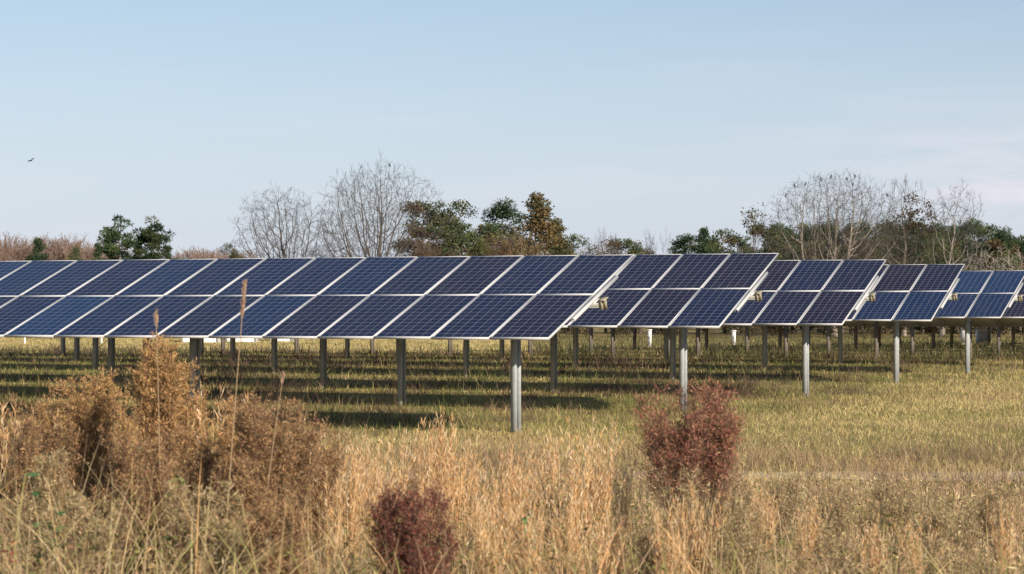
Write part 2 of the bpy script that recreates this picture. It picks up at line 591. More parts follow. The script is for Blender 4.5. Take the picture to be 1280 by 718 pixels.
def solar_row(i, dist, along, h, tilt, ncol, label, tints=(0.3, 0.3), post0=1.367, pstep=6.085, steel=None):
    """one tracker table: torque tube on driven posts, two modules high"""
    ox = 1.3155 + PX[0] * dist + RX[0] * along
    oy = 38.3284 + PX[1] * dist + RX[1] * along
    g = gz(oy)
    row = empty("solar_panel_row", (ox, oy, g), -TH)
    tag(row, label, "solar panels", "rows of solar panels in the field")
    Rm = Matrix.Rotation(tilt, 4, 'X')
    nrm = Rm @ Vector((0, 0, 1))
    ax = Vector((0, 0, h))
    length = ncol * PITCH
    # local x: 0 at the right end, negative to the left
    for k in range(ncol):
        for s in (-1, 1):
            p = link("solar_panel", ME_GLASS, row)
            p.location = Rm @ Vector((-(k + 0.5) * PITCH, s * 0.990, 0)) + ax
            p.rotation_euler = (tilt + rnd.gauss(0, 0.0022), rnd.gauss(0, 0.0022), 0)
            tv = tints[0 if s > 0 else 1](k) if callable(tints[0]) else tints[0 if s > 0 else 1]
            p.color = (min(1, max(0, tv + rnd.gauss(0, 0.16))), 0, 0, 1)
            f = link("panel_frame", ME_FRAME, p)
    # torque tube (square hollow section), a little longer than the table
    mb = MB()
    r_, t_ = 0.062, 0.005
    x0, x1 = -length - 0.12, 0.13
    for (ya, yb, za, zb) in ((-r_, r_, r_ - t_, r_), (-r_, r_, -r_, -r_ + t_), (-r_, -r_ + t_, -r_ + t_, r_ - t_), (r_ - t_, r_, -r_ + t_, r_ - t_)):
        mb.box(x0, x1, ya, yb, za, zb)
    tube = link("torque_tube", mb.mesh("torque_tube", [M_TUBE], color=False), row)
    tube.location = ax - nrm * (0.040 + 0.050 + r_)
    tube.rotation_euler = (tilt, 0, 0)
    # hat rails across the tube under every module joint
    hm = MB()
    hm.box(-0.03, 0.03, -1.02, 1.02, -0.048, -0.0415)
    hm.box(-0.03, -0.026, -1.02, 1.02, -0.090, -0.048); hm.box(0.026, 0.03, -1.02, 1.02, -0.090, -0.048)
    hme = hm.mesh("rail", [M_ALU], color=False)
    for k in range(ncol + 1):
        rl = link("module_rail", hme, row)
        xx = -k * PITCH + (0.02 if k == 0 else -0.02 if k == ncol else 0)
        rl.location = Rm @ Vector((xx, 0, 0)) + ax
        rl.rotation_euler = (tilt, 0, 0)
    # driven H posts
    top = h - 0.20
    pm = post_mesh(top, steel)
    bm_ = MB()
    bm_.box(-0.075, 0.075, -0.10, -0.088, -0.22, 0.06); bm_.box(-0.075, 0.075, 0.088, 0.10, -0.22, 0.06)
    bm_.box(-0.075, 0.075, -0.088, 0.088, 0.0, 0.014)
    bme = bm_.mesh("bearing", [M_GALV], color=False)
    q = post0
    while q < length:
        po = link("support_post", pm, row, (-q, 0, 0))
        link("bearing_bracket", bme, po, (0, 0, top))
        q += pstep
    # short beige end cap over the tube end
    eb = MB()
    eb.box(0.10, 0.22, -0.085, 0.085, 0.062, 0.078)
    eb.box(0.13, 0.145, -0.08, 0.08, -0.10, 0.062)
    eb.box(0.145, 0.205, -0.012, 0.012, -0.095, 0.062)
    e = link("tube_end_bracket", eb.mesh("tube_end_bracket", [M_BOX], color=False), row)
    e.location = tube.location
    e.rotation_euler = (tilt, 0, 0)
    return row


DD = [0, -0.0878, -0.5012, 0.1876, 0.1318, 0.1]
SS = [0, 0.0718, 0.2583, 0.0687, 0.0961, 0.15]
TT = [0.3537, 0.3725, 0.3788, 0.3789, 0.3515, 0.36]
HH = [2.2518, 2.4192, 2.4367, 2.4957, 2.5006, 2.50]
NC = [22, 25, 28, 32, 36, 40]
TINT = [(lambda k: 0.36 + 0.03 * k, lambda k: (0.60 if k in (5, 9, 12) else 0.18) + 0.045 * k), (lambda k: 0.55 if k == 1 else 0.12, lambda k: 0.12), (lambda k: 0.3, lambda k: 0.15),  # first row turns bluer leftwards: grazing sky reflection put into the tint
        (lambda k: 0.02, lambda k: (0.85, 0.6)[k] if k < 2 else 0.3), (lambda k: 0.95, lambda k: (0.8, 0.65)[k] if k < 2 else 0.5), (lambda k: 0.1, lambda k: 0.05)]
LAB = ["nearest row of blue solar panels, the long one filling the left half",
       "second row of solar panels from the front, ending just right of the nearest row",
       "third row of solar panels from the front, between the second and the fourth row ends",
       "fourth row of solar panels from the front, its upper end panels dark purple",
       "fifth row of solar panels from the front, with brighter blue upper panels",
       "sixth row of solar panels from the front, cut off by the right frame edge"]
for i in range(6):
    dist = 8.0509 * i + DD[i]
    oy = 38.3284 + PX[1] * dist + RX[1] * SS[i]
    solar_row(i, dist, SS[i], HH[i] - gz(oy), TT[i], NC[i], LAB[i], TINT[i])
# farther rows lean the other way; only their backs and posts show below the near rows
FAR = ["seventh row back, its panel backs seen below the fifth and sixth row", "eighth row back, panel backs and posts in shade beyond the seventh row",
       "ninth row back, small blue panels peeping out below the third row", "tenth row back, small panels and posts before the dark hedge",
       "eleventh row back, tiny panels just before the dark hedge", "last row of all, standing nearest to the dark hedge"]
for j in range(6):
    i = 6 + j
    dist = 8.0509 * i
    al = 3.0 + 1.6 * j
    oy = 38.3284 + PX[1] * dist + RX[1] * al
    solar_row(i, dist, al, (1.80, 1.76, 1.85, 1.85, 1.85, 1.85)[j], (-0.30, -0.30, 0.36, 0.36, 0.36, 0.36)[j], [38, 32, 30, 28, 27, 26][j], FAR[j], post0=1.0 + (2.3 * j) % 3.0, pstep=3.4, steel=M_GALV_SHADE)


# ------------------------------------------------------------------ small white things at the far side
def cabinet(px, Y, wpx, ytop, label, louvre=True):
    X, Z = at(px, Y, ytop)
    wd = wpx * Y / F_PX
    g = gz(Y); h = Z - g
    root = empty("electrical_cabinet", (X, Y, g))
    tag(root, label, "cabinet", "white cabinets at the far side of the field")
    b = MB(); b.box(-wd / 2, wd / 2, -0.25, 0.25, 0.10, h - 0.05)
    link("cabinet_body", b.mesh("cabinet_body", [M_WHITE], color=False), root)
    b = MB(); b.box(-wd / 2 - 0.03, wd / 2 + 0.03, -0.29, 0.29, h - 0.05, h)
    link("cabinet_roof", b.mesh("cabinet_roof", [M_WHITE], color=False), root)
    b = MB(); b.box(-wd / 2 + 0.02, wd / 2 - 0.02, -0.23, 0.23, -0.1, 0.10)
    link("plinth", b.mesh("plinth", [M_GREYP], color=False), root)
    b = MB()
    b.box(-wd / 2 + 0.04, wd / 2 - 0.04, -0.266, -0.25, 0.16, h - 0.12)
    if louvre:
        for k in range(4):
            z = 0.25 + k * 0.06
            b.box(-wd / 2 + 0.10, wd / 2 - 0.10, -0.276, -0.266, z, z + 0.03)
    d = link("cabinet_door", b.mesh("cabinet_door", [M_GREYP if louvre else M_WHITE], color=False), root)
    b = MB(); b.box(wd / 2 - 0.12, wd / 2 - 0.09, -0.30, -0.266, h * 0.45, h * 0.45 + 0.12)
    link("handle", b.mesh("handle", [M_DARK], color=False), d)


cabinet(1207, 124, 10, 411, "narrow white cabinet far beyond the fifth row's end post, left of a wider one", False)
cabinet(1229, 126, 17, 412, "wider white cabinet with grey louvred door, right of a narrow white one")
cabinet(812, 118, 4, 412, "slim white cabinet seen below the second row, left of the dark cluster of posts", False)
cabinet(917, 121, 4, 413, "slim white cabinet seen below the third row's left end", False)


def container(x0, x1, Y, label, m, door_side):
    X0, X1 = at(x0, Y), at(x1, Y)
    Ln = X1 - X0; h = 2.45; g = gz(Y) - 0.10
    root = empty("storage_container", ((X0 + X1) / 2, Y, g))
    tag(root, label, "container", "white containers behind the nearest row")
    b = MB(); n = int(Ln / 0.24)
    xs = np.linspace(-Ln / 2, Ln / 2, 4 * n + 1)
    ys = np.array([0, 0, 0.04, 0.04])
    prof = np.array([ys[(i % 4)] for i in range(4 * n + 1)])
    V = np.concatenate([np.stack([xs, prof - 1.2, np.full_like(xs, 0.15)], 1), np.stack([xs, prof - 1.2, np.full_like(xs, h - 0.1)], 1)])
    k = len(xs); i = np.arange(k - 1)
    b.add(V, np.stack([i, i + 1, i + 1 + k, i + k], 1))
    b.box(-Ln / 2, Ln / 2, -1.15, 1.2, 0.15, h - 0.1)
    link("corrugated_wall", b.mesh("corrugated_wall", [m], color=False), root)
    b = MB()
    b.box(-Ln / 2 - 0.02, Ln / 2 + 0.02, -1.24, 1.24, h - 0.1, h)
    link("roof", b.mesh("roof", [m], color=False), root)
    b = MB()
    b.box(-Ln / 2 - 0.02, Ln / 2 + 0.02, -1.22, 1.22, 0.0, 0.15)
    link("base_frame", b.mesh("base_frame", [M_GREYP], color=False), root)
    b = MB()
    for s in (-1, 1):
        b.box(s * Ln / 2 - 0.06, s * Ln / 2 + 0.06, -1.26, -1.14, 0.15, h - 0.1)
    link("corner_post", b.mesh("corner_post", [m], color=False), root)
    return root


container(232, 276, 133, "white corrugated container behind the nearest row's left post", M_WHITE, 1)
container(287, 323, 135, "white container just right of the tall dry cane, half hidden by posts", M_WHITE, 1)
container(341, 367, 138, "pale small container, rightmost of the three behind the nearest row", M_WHITE, 1)


def marker(px, Y, label, h=0.62):
    X = at(px, Y)
    root = empty("marker_post", (X, Y, gz(Y)))
    tag(root, label, "post", "white marker posts beyond the rows")
    mb = MB(); prisms(mb, [(0, 0, -0.2)], [(0, 0, h - 0.06)], [0.055], [0.05], 10)
    link("shaft", mb.mesh("shaft", [M_WHITE], color=False), root)
    mb = MB(); prisms(mb, [(0, 0, h - 0.06)], [(0, 0, h)], [0.062], [0.02], 10)
    link("cap", mb.mesh("cap", [M_GREYP], color=False), root)


marker(31, 128, "white marker post far off at the left frame edge")
marker(127, 128, "white marker post far off, left of the brown feathery weeds", 0.6)


# ------------------------------------------------------------------ trees
def grow(seed, height, levels=5, spread=0.5, limbs=6, trunk_frac=0.22, r0=0.22, up=0.25, kids=(2, 3), shrink=0.66, aspect=1.0, jitter=0.16):
    """bare branching skeleton -> segment arrays, tips"""
    rg = random.Random(seed)
    segs = []; tips = []

    def branch(p, d, ln, r, lv):
        n = 4 if lv < 3 else 3
        pts = [p]
        for s in range(n):
            d2 = (d + Vector((rg.gauss(0, jitter), rg.gauss(0, jitter), rg.gauss(0, jitter) + up * 0.35))).normalized()
            q = pts[-1] + d2 * (ln / n)
            ra = r * (1 - 0.6 * s / n); rb = r * (1 - 0.6 * (s + 1) / n)
            segs.append((pts[-1][:], q[:], ra, rb, lv))
            pts.append(q); d = d2
            if lv < levels and s >= (1 if lv > 0 else 2):
                c = rg.randint(*kids) if lv > 0 else 0
                c = max(1, c // 2) if s < n - 1 else c
                for _ in range(c):
                    a = rg.uniform(0, 2 * math.pi)
                    o = d.orthogonal().normalized()
                    o.rotate(Matrix.Rotation(a, 3, d))
                    sp = rg.uniform(0.45, 1.0) * spread
                    nd = (d * (1 - sp * 0.4) + o * sp).normalized()
                    branch(q, nd, ln * shrink * rg.uniform(0.75, 1.15), max(rb * 0.62, 0.004), lv + 1)
        if lv >= levels - 1:
            tips.append(pts[-1])

    th = height * trunk_frac
    segs.append(((0, 0, -0.3), (0, 0, th), r0 * 1.25, r0, 0))
    for i in range(limbs):
        a = 2 * math.pi * (i + rg.uniform(-0.25, 0.25)) / limbs
        inc = rg.uniform(0.15, 1.0) * spread * 1.25
        d = Vector((math.cos(a) * inc, math.sin(a) * inc, 1)).normalized()
        branch(Vector((0, 0, th * rg.uniform(0.75, 1.0))), d, height * 0.36 * rg.uniform(0.8, 1.1), r0 * rg.uniform(0.45, 0.62), 1)
    P0 = np.array([s[0] for s in segs]); P1 = np.array([s[1] for s in segs])
    ra = np.array([s[2] for s in segs]); rb = np.array([s[3] for s in segs]); lv = np.array([s[4] for s in segs])
    T = np.array([t[:] for t in tips])
    zmax = max(np.percentile(T[:, 2], 98.5), 1e-3)
    k = height / zmax
    sc = np.array([k * aspect, k * aspect, k])
    return P0 * sc, P1 * sc, ra, rb, lv, T * sc


def colonise(seed, H, W, n_attr=1500, base=0.16, crown=0.30, lean=(0.0, 0.0), step=None, outer=0.34, trop=0.06, ntw=3, tipr=0.0062, expo=1.60, stems=1):
    """crown grown towards points spread through a dome: limbs fan out and fork into fine twigs"""
    rg = np.random.default_rng(seed)
    D = step or H / 50
    z0 = crown * H
    A = []
    while len(A) < n_attr:
        v = rg.normal(size=3); v /= np.linalg.norm(v)
        v *= rg.random() ** outer
        if v[2] < -0.30 + 0.25 * rg.random():
            continue
        lump = 0.86 + 0.20 * math.sin(3.1 * math.atan2(v[1], v[0]) + seed) + 0.08 * rg.normal()
        A.append((v[0] * W / 2 * lump + lean[0] * max(0, v[2] + 0.3), v[1] * W / 2 * lump, z0 + v[2] * (H - z0) * (0.93 + 0.07 * lump)))
    A = np.array(A)
    nodes = []; par = []
    for st in range(stems):
        prev = -1
        off = np.array([0.0, 0.0]) if stems == 1 else rg.normal(0, 0.25, 2)
        nst = max(3, int(base * H / D))
        for i in range(nst + 1):
            f = i / nst
            nodes.append(np.array([off[0] * (1 + 2.2 * f) + lean[0] * 0.25 * f, off[1] * (1 + 2.2 * f), -0.3 + (base * H + 0.3) * f])); par.append(prev); prev = len(nodes) - 1
    nd = np.array(nodes); kids = np.zeros(60000, int)
    for i in par:
        if i >= 0: kids[i] += 1
    d2 = np.linalg.norm(A[:, None] - nd[None], axis=2); near = d2.argmin(1); dist = d2.min(1)
    for it in range(170):
        if len(A) < n_attr * 0.03: break
        un = np.unique(near)
        new = []; npar = []
        for q in un:
            if kids[q] >= 5: continue
            m_ = near == q
            v = A[m_] - nd[q]; v /= np.maximum(np.linalg.norm(v, axis=1, keepdims=True), 1e-6)
            d = v.mean(0); d /= max(np.linalg.norm(d), 1e-6)
            if par[q] >= 0:
                pd = nd[q] - nd[par[q]]; pd /= max(np.linalg.norm(pd), 1e-6)
                d = d + 0.75 * pd
            d = d + np.array([0, 0, trop]) + rg.normal(0, 0.13, 3); d /= np.linalg.norm(d)
            new.append(nd[q] + d * D); npar.append(q); kids[q] += 1
        if not new: break
        k0 = len(nd)
        new = np.array(new); nd = np.concatenate([nd, new]); par += npar
        dd = np.linalg.norm(A[:, None] - new[None], axis=2)
        j = dd.argmin(1); md = dd.min(1)
        b_ = md < dist; near[b_] = k0 + j[b_]; dist[b_] = md[b_]
        keep = dist > 1.35 * D
        # points whose nearest node may not fork any more are dropped
        keep &= kids[near] < 5
        A = A[keep]; near = near[keep]; dist = dist[keep]
    par = np.array(par); n = len(nd)
    r = np.zeros(n); nchild = np.zeros(n, int)
    for i in range(n - 1, -1, -1):
        r[i] = tipr if r[i] == 0 else r[i] ** (1 / expo)
        if par[i] >= 0:
            r[par[i]] += r[i] ** expo; nchild[par[i]] += 1
    ok = par >= 0
    P0 = nd[par[ok]]; P1 = nd[ok]; ra = np.minimum(r[par[ok]], r[ok] * 1.35); rb = r[ok]
    lv = np.where(rb > 0.022, 1, 4)
    # fine twigs on the outer shoots
    thin = np.where(ok & (r < 0.017))[0]
    tp = []
    T0 = []; T1 = []; TR = []
    for q in thin:
        pd = nd[q] - nd[par[q]]; pd /= np.linalg.norm(pd)
        end = nchild[q] == 0
        for _ in range(ntw if end else (1 if rg.random() < 0.55 else 0)):
            d = pd + rg.normal(0, 0.42, 3) + np.array([0, 0, 0.12]); d /= np.linalg.norm(d)
            L_ = D * rg.uniform(1.0, 2.8)
            m_ = nd[q] + d * L_ * 0.5
            e = m_ + (d + rg.normal(0, 0.3, 3)) * L_ * 0.5
            T0 += [nd[q], m_]; T1 += [m_, e]; TR += [tipr * 0.8, tipr * 0.6]
            if rg.random() < 0.7:
                T0.append(m_); T1.append(m_ + (d + rg.normal(0, 0.7, 3)) * L_ * 0.4); TR.append(tipr * 0.7)
        if end: tp.append(nd[q])
    TR = np.array(TR)
    P0 = np.concatenate([P0, T0]); P1 = np.concatenate([P1, T1]); ra = np.concatenate([ra, TR]); rb = np.concatenate([rb, TR * 0.8]); lv = np.concatenate([lv, np.full(len(TR), 6)])
    return P0, P1, ra, rb, lv, np.array(tp)


def bare_tree(name, X, Y, height, label, seed, group=None, pal=((0.07, 0.062, 0.056), (0.095, 0.083, 0.073)), twig_r=0.0062, bark=None, rz=0.0, g=None, width=None, leaves=None, leafbox=None, **kw):
    dome = kw.pop('dome', None)
    if dome is not None:
        P0, P1, ra, rb, lv, T = colonise(seed, height, width, **dome)
    else:
        P0, P1, ra, rb, lv, T = grow(seed, height, **kw)
    if width and dome is None:
        half = np.percentile(np.abs(T[:, 0]), 98.0)
        s = width / 2 / half
        for A in (P0, P1, T):
            A[:, 0] *= s; A[:, 1] *= s
    root = empty(name, (X, Y, gz(Y) if g is None else g), rz)
    tag(root, label, "tree", group)
    big = lv <= 2
    mb = MB(); prisms(mb, P0[big], P1[big], ra[big], rb[big], 6)
    link("trunk", mb.mesh("trunk", [bark or M_BARK], color=False, smooth=True), root)
    mb = MB(); s = ~big
    prisms(mb, P0[s], P1[s], np.maximum(ra[s], twig_r), np.maximum(rb[s], twig_r * 0.7), 3, pick(pal, int(s.sum()), 0.15))
    link("twigs", mb.mesh("twigs", [M_TWIG], color=True), root)
    if leaves:
        sel = T
        if leafbox is not None:
            c, r = leafbox
            sel = T[np.linalg.norm(T - np.array(c), axis=1) < r]
        if len(sel):
            n = leaves
            q = sel[npr.integers(0, len(sel), n)] + npr.normal(0, 0.18, (n, 3))
            mb = MB()
            flecks(mb, q, npr.normal(size=(n, 3)), npr.uniform(0.12, 0.26, n), npr.uniform(0.08, 0.16, n), pick([(0.10, 0.07, 0.03), (0.13, 0.10, 0.035), (0.07, 0.065, 0.03)], n))
            link("leaves", mb.mesh("leaves", [M_LEAF]), root)
    return root, T + np.array([X, Y, gz(Y) if g is None else g])


def leafy_meshes(seed, height, rad, style, pal, n=3600, leaf=(0.16, 0.34), clumps=38, low=0.12, bark=None):
    """trunk with limbs, and a crown of leaf-sized faces grouped in uneven clumps with gaps"""
    rg = np.random.default_rng(seed)
    C = []; RR = []
    for k in range(clumps):
        u = rg.random() ** 0.8
        z = height * (low + (1 - low) * u)
        if style == 'cone':
            prof = (1 - u) ** 0.75 + 0.06
        elif style == 'pine':
            prof = math.sin(math.pi * min(1, 0.18 + 0.78 * u)) ** 0.7
        elif style == 'column':
            prof = math.sin(math.pi * (0.15 + 0.8 * u)) ** 0.5
        else:
            prof = math.sqrt(max(0.04, 1 - (1.9 * u - 0.85) ** 2)) if u > 0.42 else 0.75 + 0.5 * u
        a = rg.random() * 2 * math.pi
        rr = rad * prof * math.sqrt(rg.random()) * rg.uniform(0.7, 1.15)
        C.append((math.cos(a) * rr, math.sin(a) * rr, z))
        RR.append(rad * rg.uniform(0.16, 0.34) * (0.6 + 0.5 * prof))
    C = np.array(C); RR = np.array(RR)
    wts = RR ** 2 / (RR ** 2).sum()
    n = int(n * 2.3); leaf = (leaf[0] * 0.62, leaf[1] * 0.66)
    idx = rg.choice(clumps, n, p=wts)
    d = rg.normal(size=(n, 3)); d /= np.linalg.norm(d, axis=1, keepdims=True)
    rr = RR[idx] * rg.random(n) ** 0.42 * rg.uniform(0.75, 1.2, n)
    P = C[idx] + d * rr[:, None] * np.array([1.15, 1.15, 0.8])
    P[:, 2] = np.maximum(P[:, 2], 0.15)
    pal = np.asarray(pal)
    ctint = pal[rg.integers(0, len(pal), clumps)]
    col = ctint[idx] * rg.lognormal(0, 0.22, (n, 1)) * rg.normal(1, 0.05, (n, 3))
    ln = rg.uniform(*leaf, n)
    mb = MB()
    dd = d * 0.6 + rg.normal(size=(n, 3))
    if style == 'pine':
        dd = d + rg.normal(size=(n, 3)) * 0.5
        flecks(mb, P, dd, ln * 1.5, ln * 0.38, np.clip(col, 0.004, 0.6))
    else:
        flecks(mb, P, dd, ln, ln * 0.75, np.clip(col, 0.004, 0.6))
    crown = mb.mesh("crown", [M_LEAF])
    tb = MB()
    nz_ = 7
    zs = np.linspace(-0.3, height * 0.93, nz_)
    cx = np.cumsum(rg.normal(0, 0.05, nz_)) * 1.0; cy = np.cumsum(rg.normal(0, 0.05, nz_))
    tr = 0.018 * height * (1 - np.linspace(0, 0.92, nz_))
    pts = np.stack([cx, cy, zs], 1)
    prisms(tb, pts[:-1], pts[1:], tr[:-1], tr[1:], 7)
    zz = np.clip(C[:, 2] - 0.15 * np.hypot(C[:, 0], C[:, 1]) - 0.2, 0.2, height * 0.9)
    st = np.stack([np.interp(zz, zs, cx), np.interp(zz, zs, cy), zz], 1)
    mid = st * 0.5 + C * 0.5 + np.array([0, 0, -0.05])
    r1 = np.full(clumps, 0.0045 * height)
    prisms(tb, st, mid, r1, r1 * 0.7, 5); prisms(tb, mid, C, r1 * 0.7, r1 * 0.3, 5)
    trunk = tb.mesh("trunk", [bark or M_BARK], color=False)
    return trunk, crown


def leafy_tree(name, meshes, X, Y, scale, label, group=None, rz=0.0, zs=1.0, cat="tree"):
    root = empty(name, (X, Y, gz(Y)), rz)
    root.scale = (scale, scale, scale * zs)
    tag(root, label, cat, group)
    link("trunk", meshes[0], root)
    link("crown", meshes[1], root)
    return root


PINE = [(0.052, 0.088, 0.040), (0.070, 0.108, 0.048), (0.040, 0.070, 0.038), (0.092, 0.118, 0.050)]
GREENS = [(0.078, 0.108, 0.040), (0.105, 0.128, 0.048), (0.060, 0.084, 0.036), (0.125, 0.130, 0.052)]
BROWNS = [(0.15, 0.102, 0.055), (0.125, 0.088, 0.052), (0.17, 0.118, 0.055), (0.090, 0.070, 0.042), (0.10, 0.092, 0.042)]
GOLD = [(0.15, 0.108, 0.044), (0.12, 0.094, 0.040), (0.095, 0.090, 0.040), (0.17, 0.115, 0.05), (0.075, 0.082, 0.038)]
RUST = [(0.17, 0.105, 0.06), (0.14, 0.092, 0.055), (0.19, 0.125, 0.075), (0.11, 0.085, 0.05)]

# proto crowns, all 10 m tall, scaled on placing
PR = {}
for nme, st, pal, rad, kw in (
    ('pine_a', 'pine', PINE, 2.1, dict(clumps=34, low=0.30, n=3600)),
    ('pine_b', 'pine', PINE, 1.8, dict(clumps=30, low=0.25, n=3200)),
    ('pine_c', 'cone', PINE, 2.3, dict(clumps=44, low=0.10, n=4000)),
    ('oak_a', 'round', GREENS, 2.9, dict(clumps=46, n=4200)),
    ('oak_b', 'round', BROWNS, 2.7, dict(clumps=44, n=3600)),
    ('gold_a', 'cone', GOLD, 2.7, dict(clumps=60, low=0.05, n=5200)),
    ('rust_a', 'round', RUST, 3.0, dict(clumps=40, n=2600, leaf=(0.10, 0.22))),
    ('mix_a', 'column', GREENS + GREENS + BROWNS[:2], 2.2, dict(clumps=42, n=3800)),
):
    PR[nme] = leafy_meshes(sum(map(ord, nme)), 10.0, rad, st, pal, **kw)


def leafy_px(name, proto, px, Y, top, label, wide=1.0, group=None, cat="tree"):
    X, Z = at(px, Y, top)
    h = (Z - gz(Y)) / 10.0 / 0.97
    s = h * wide
    return leafy_tree(name, PR[proto], X, Y, s, label, group, rnd.uniform(0, 6.28), h / s, cat)


# -- two tufted pines on the left
def tufted_pine(px, Y, top, label, seed, wpx):
    rg = np.random.default_rng(seed)
    X, Z = at(px, Y, top)
    g = gz(Y); H = Z - g; Wd = wpx * Y / F_PX / 2
    root = empty("pine_tree", (X, Y, g)); tag(root, label, "tree", "pair of tufted pines on the left")
    tb = MB(); zs = np.linspace(-0.3, H * 0.96, 8)
    cx = np.cumsum(rg.normal(0, 0.10, 8)); cx -= cx[-1] * 0.5
    tr = 0.20 * (1 - np.linspace(0, 0.88, 8)); pts = np.stack([cx, cx * 0.4, zs], 1)
    prisms(tb, pts[:-1], pts[1:], tr[:-1], tr[1:], 7)
    cen = []
    for k in range(24):
        u = rg.uniform(0.22, 1.0)
        z = H * (0.33 + 0.64 * u)
        reach = Wd * (1.15 - 0.75 * (u - 0.30) / 0.7) * rg.uniform(0.35, 1.05)
        a = rg.uniform(0, 2 * np.pi)
        s = np.array([np.interp(z - 0.5, zs, cx), np.interp(z - 0.5, zs, cx * 0.4), z - 0.5])
        e = np.array([np.cos(a) * reach, np.sin(a) * reach, z])
        m_ = s * 0.45 + e * 0.55 + np.array([0, 0, -0.18])
        prisms(tb, [s, m_], [m_, e], [0.05, 0.035], [0.035, 0.018], 5)
        for q in range(rg.integers(2, 4)):
            cen.append(e * (1 - 0.22 * q) + s * 0.22 * q + rg.normal(0, 0.22, 3) * [1, 1, 0.6])
    cen.append(np.array([cx[-1], 0, H])); cen = np.array(cen)
    link("trunk", tb.mesh("trunk", [M_BARK], color=False), root)
    n = 7800
    idx = rg.integers(0, len(cen), n)
    d = rg.normal(size=(n, 3)); d[:, 2] += 0.25; d /= np.linalg.norm(d, axis=1, keepdims=True)
    size = rg.uniform(0.24, 0.48, len(cen))
    P = cen[idx] + d * (size[idx] * rg.random(n) ** 0.5)[:, None] * np.array([1.2, 1.2, 0.62])
    col = pick(PINE, len(cen), 0.2)[idx] * rg.lognormal(0, 0.2, (n, 1))
    mb = MB(); flecks(mb, P, d + rg.normal(size=(n, 3)) * 0.45, rg.uniform(0.18, 0.36, n), rg.uniform(0.05, 0.10, n), col)
    link("crown", mb.mesh("crown", [M_LEAF]), root)


tufted_pine(149, 185, 274, "dark tufted pine, left of the pair rising behind the nearest row", 5, 66)
tufted_pine(190, 187, 276, "dark tufted pine with spreading limbs, right of the pair on the left", 9, 62)

# -- the big bare trees
_, TIP_L = bare_tree("bare_tree", at(469, 168), 168, (424.5 - 195) * 168 / F_PX, "tallest bare tree left of centre, wide rounded crown of fine twigs", 21, "big bare trees",
                     width=200 * 168 / F_PX, dome=dict(n_attr=7500, base=0.18, crown=0.31))
bare_tree("bare_tree", at(370, 172), 172, (424.5 - 228) * 172 / F_PX, "lower bare tree directly left of the tallest one, leaning leftwards", 34, "big bare trees",
          width=150 * 172 / F_PX, dome=dict(n_attr=4200, base=0.14, crown=0.32, lean=(-1.2, 0)))
_, TIP_R = bare_tree("bare_tree", at(1045, 165), 165, (425 - 210) * 165 / F_PX, "wide vase shaped bare tree on the right with birds along its top", 48, "big bare trees",
                     width=192 * 165 / F_PX, dome=dict(n_attr=6000, base=0.10, crown=0.42, stems=3), bark=M_BARKP, pal=((0.11, 0.097, 0.085), (0.085, 0.075, 0.066)))
hR = (425 - 217) * 168 / F_PX
bare_tree("bare_tree", at(1130, 168), 168, hR, "slender bare tree with a few brown leaves beside the wide bare one on the right", 52, "big bare trees",
          width=80 * 168 / F_PX, dome=dict(n_attr=1500, base=0.22, crown=0.45, step=0.25), bark=M_BARKP, leaves=900, leafbox=((0.8, 0, hR * 0.70), 1.6), pal=((0.11, 0.097, 0.085), (0.085, 0.075, 0.066)))
bare_tree("bare_tree", at(1176, 166), 166, (425 - 226) * 166 / F_PX, "rightmost of the tall bare trees, leaning to the right", 67, "big bare trees",
          width=100 * 166 / F_PX, dome=dict(n_attr=1700, base=0.16, crown=0.42, lean=(1.2, 0), step=0.25), bark=M_BARKP, pal=((0.11, 0.097, 0.085), (0.085, 0.075, 0.066)))
bare_tree("bare_tree", at(817, 178), 178, (424 - 293) * 178 / F_PX, "small crooked bare tree above the join of the first and second row", 71, None,
          width=62 * 178 / F_PX, limbs=4, spread=0.85, levels=4, trunk_frac=0.3, r0=0.11, up=0.1, jitter=0.28)
hS = (424 - 266) * 172 / F_PX
bare_tree("thin_tree", at(944, 172), 172, hS, "thin pale tree with sparse leaf tufts above the third row's left part", 77, None,
          width=44 * 172 / F_PX, limbs=3, spread=0.5, levels=4, trunk_frac=0.5, r0=0.10, up=0.1, jitter=0.3, bark=M_BARKP, leaves=260, leafbox=((0, 0, hS * 0.93), 1.3))
bare_tree("bare_tree", at(768, 182), 182, (424 - 292) * 182 / F_PX, "wispy bare sapling above the low rusty bushes near the centre", 83, None,
          width=40 * 182 / F_PX, limbs=5, spread=0.5, levels=4, trunk_frac=0.3, r0=0.06, up=0.3)
bare_tree("bare_tree", at(652, 160), 160, (424 - 281) * 160 / F_PX, "pale pinkish bare tree in front of the golden conical tree", 91, None,
          width=70 * 160 / F_PX, dome=dict(n_attr=700, base=0.30, crown=0.45, step=0.22), bark=M_BARKP, pal=((0.26, 0.17, 0.11), (0.30, 0.21, 0.14)), leaves=900)

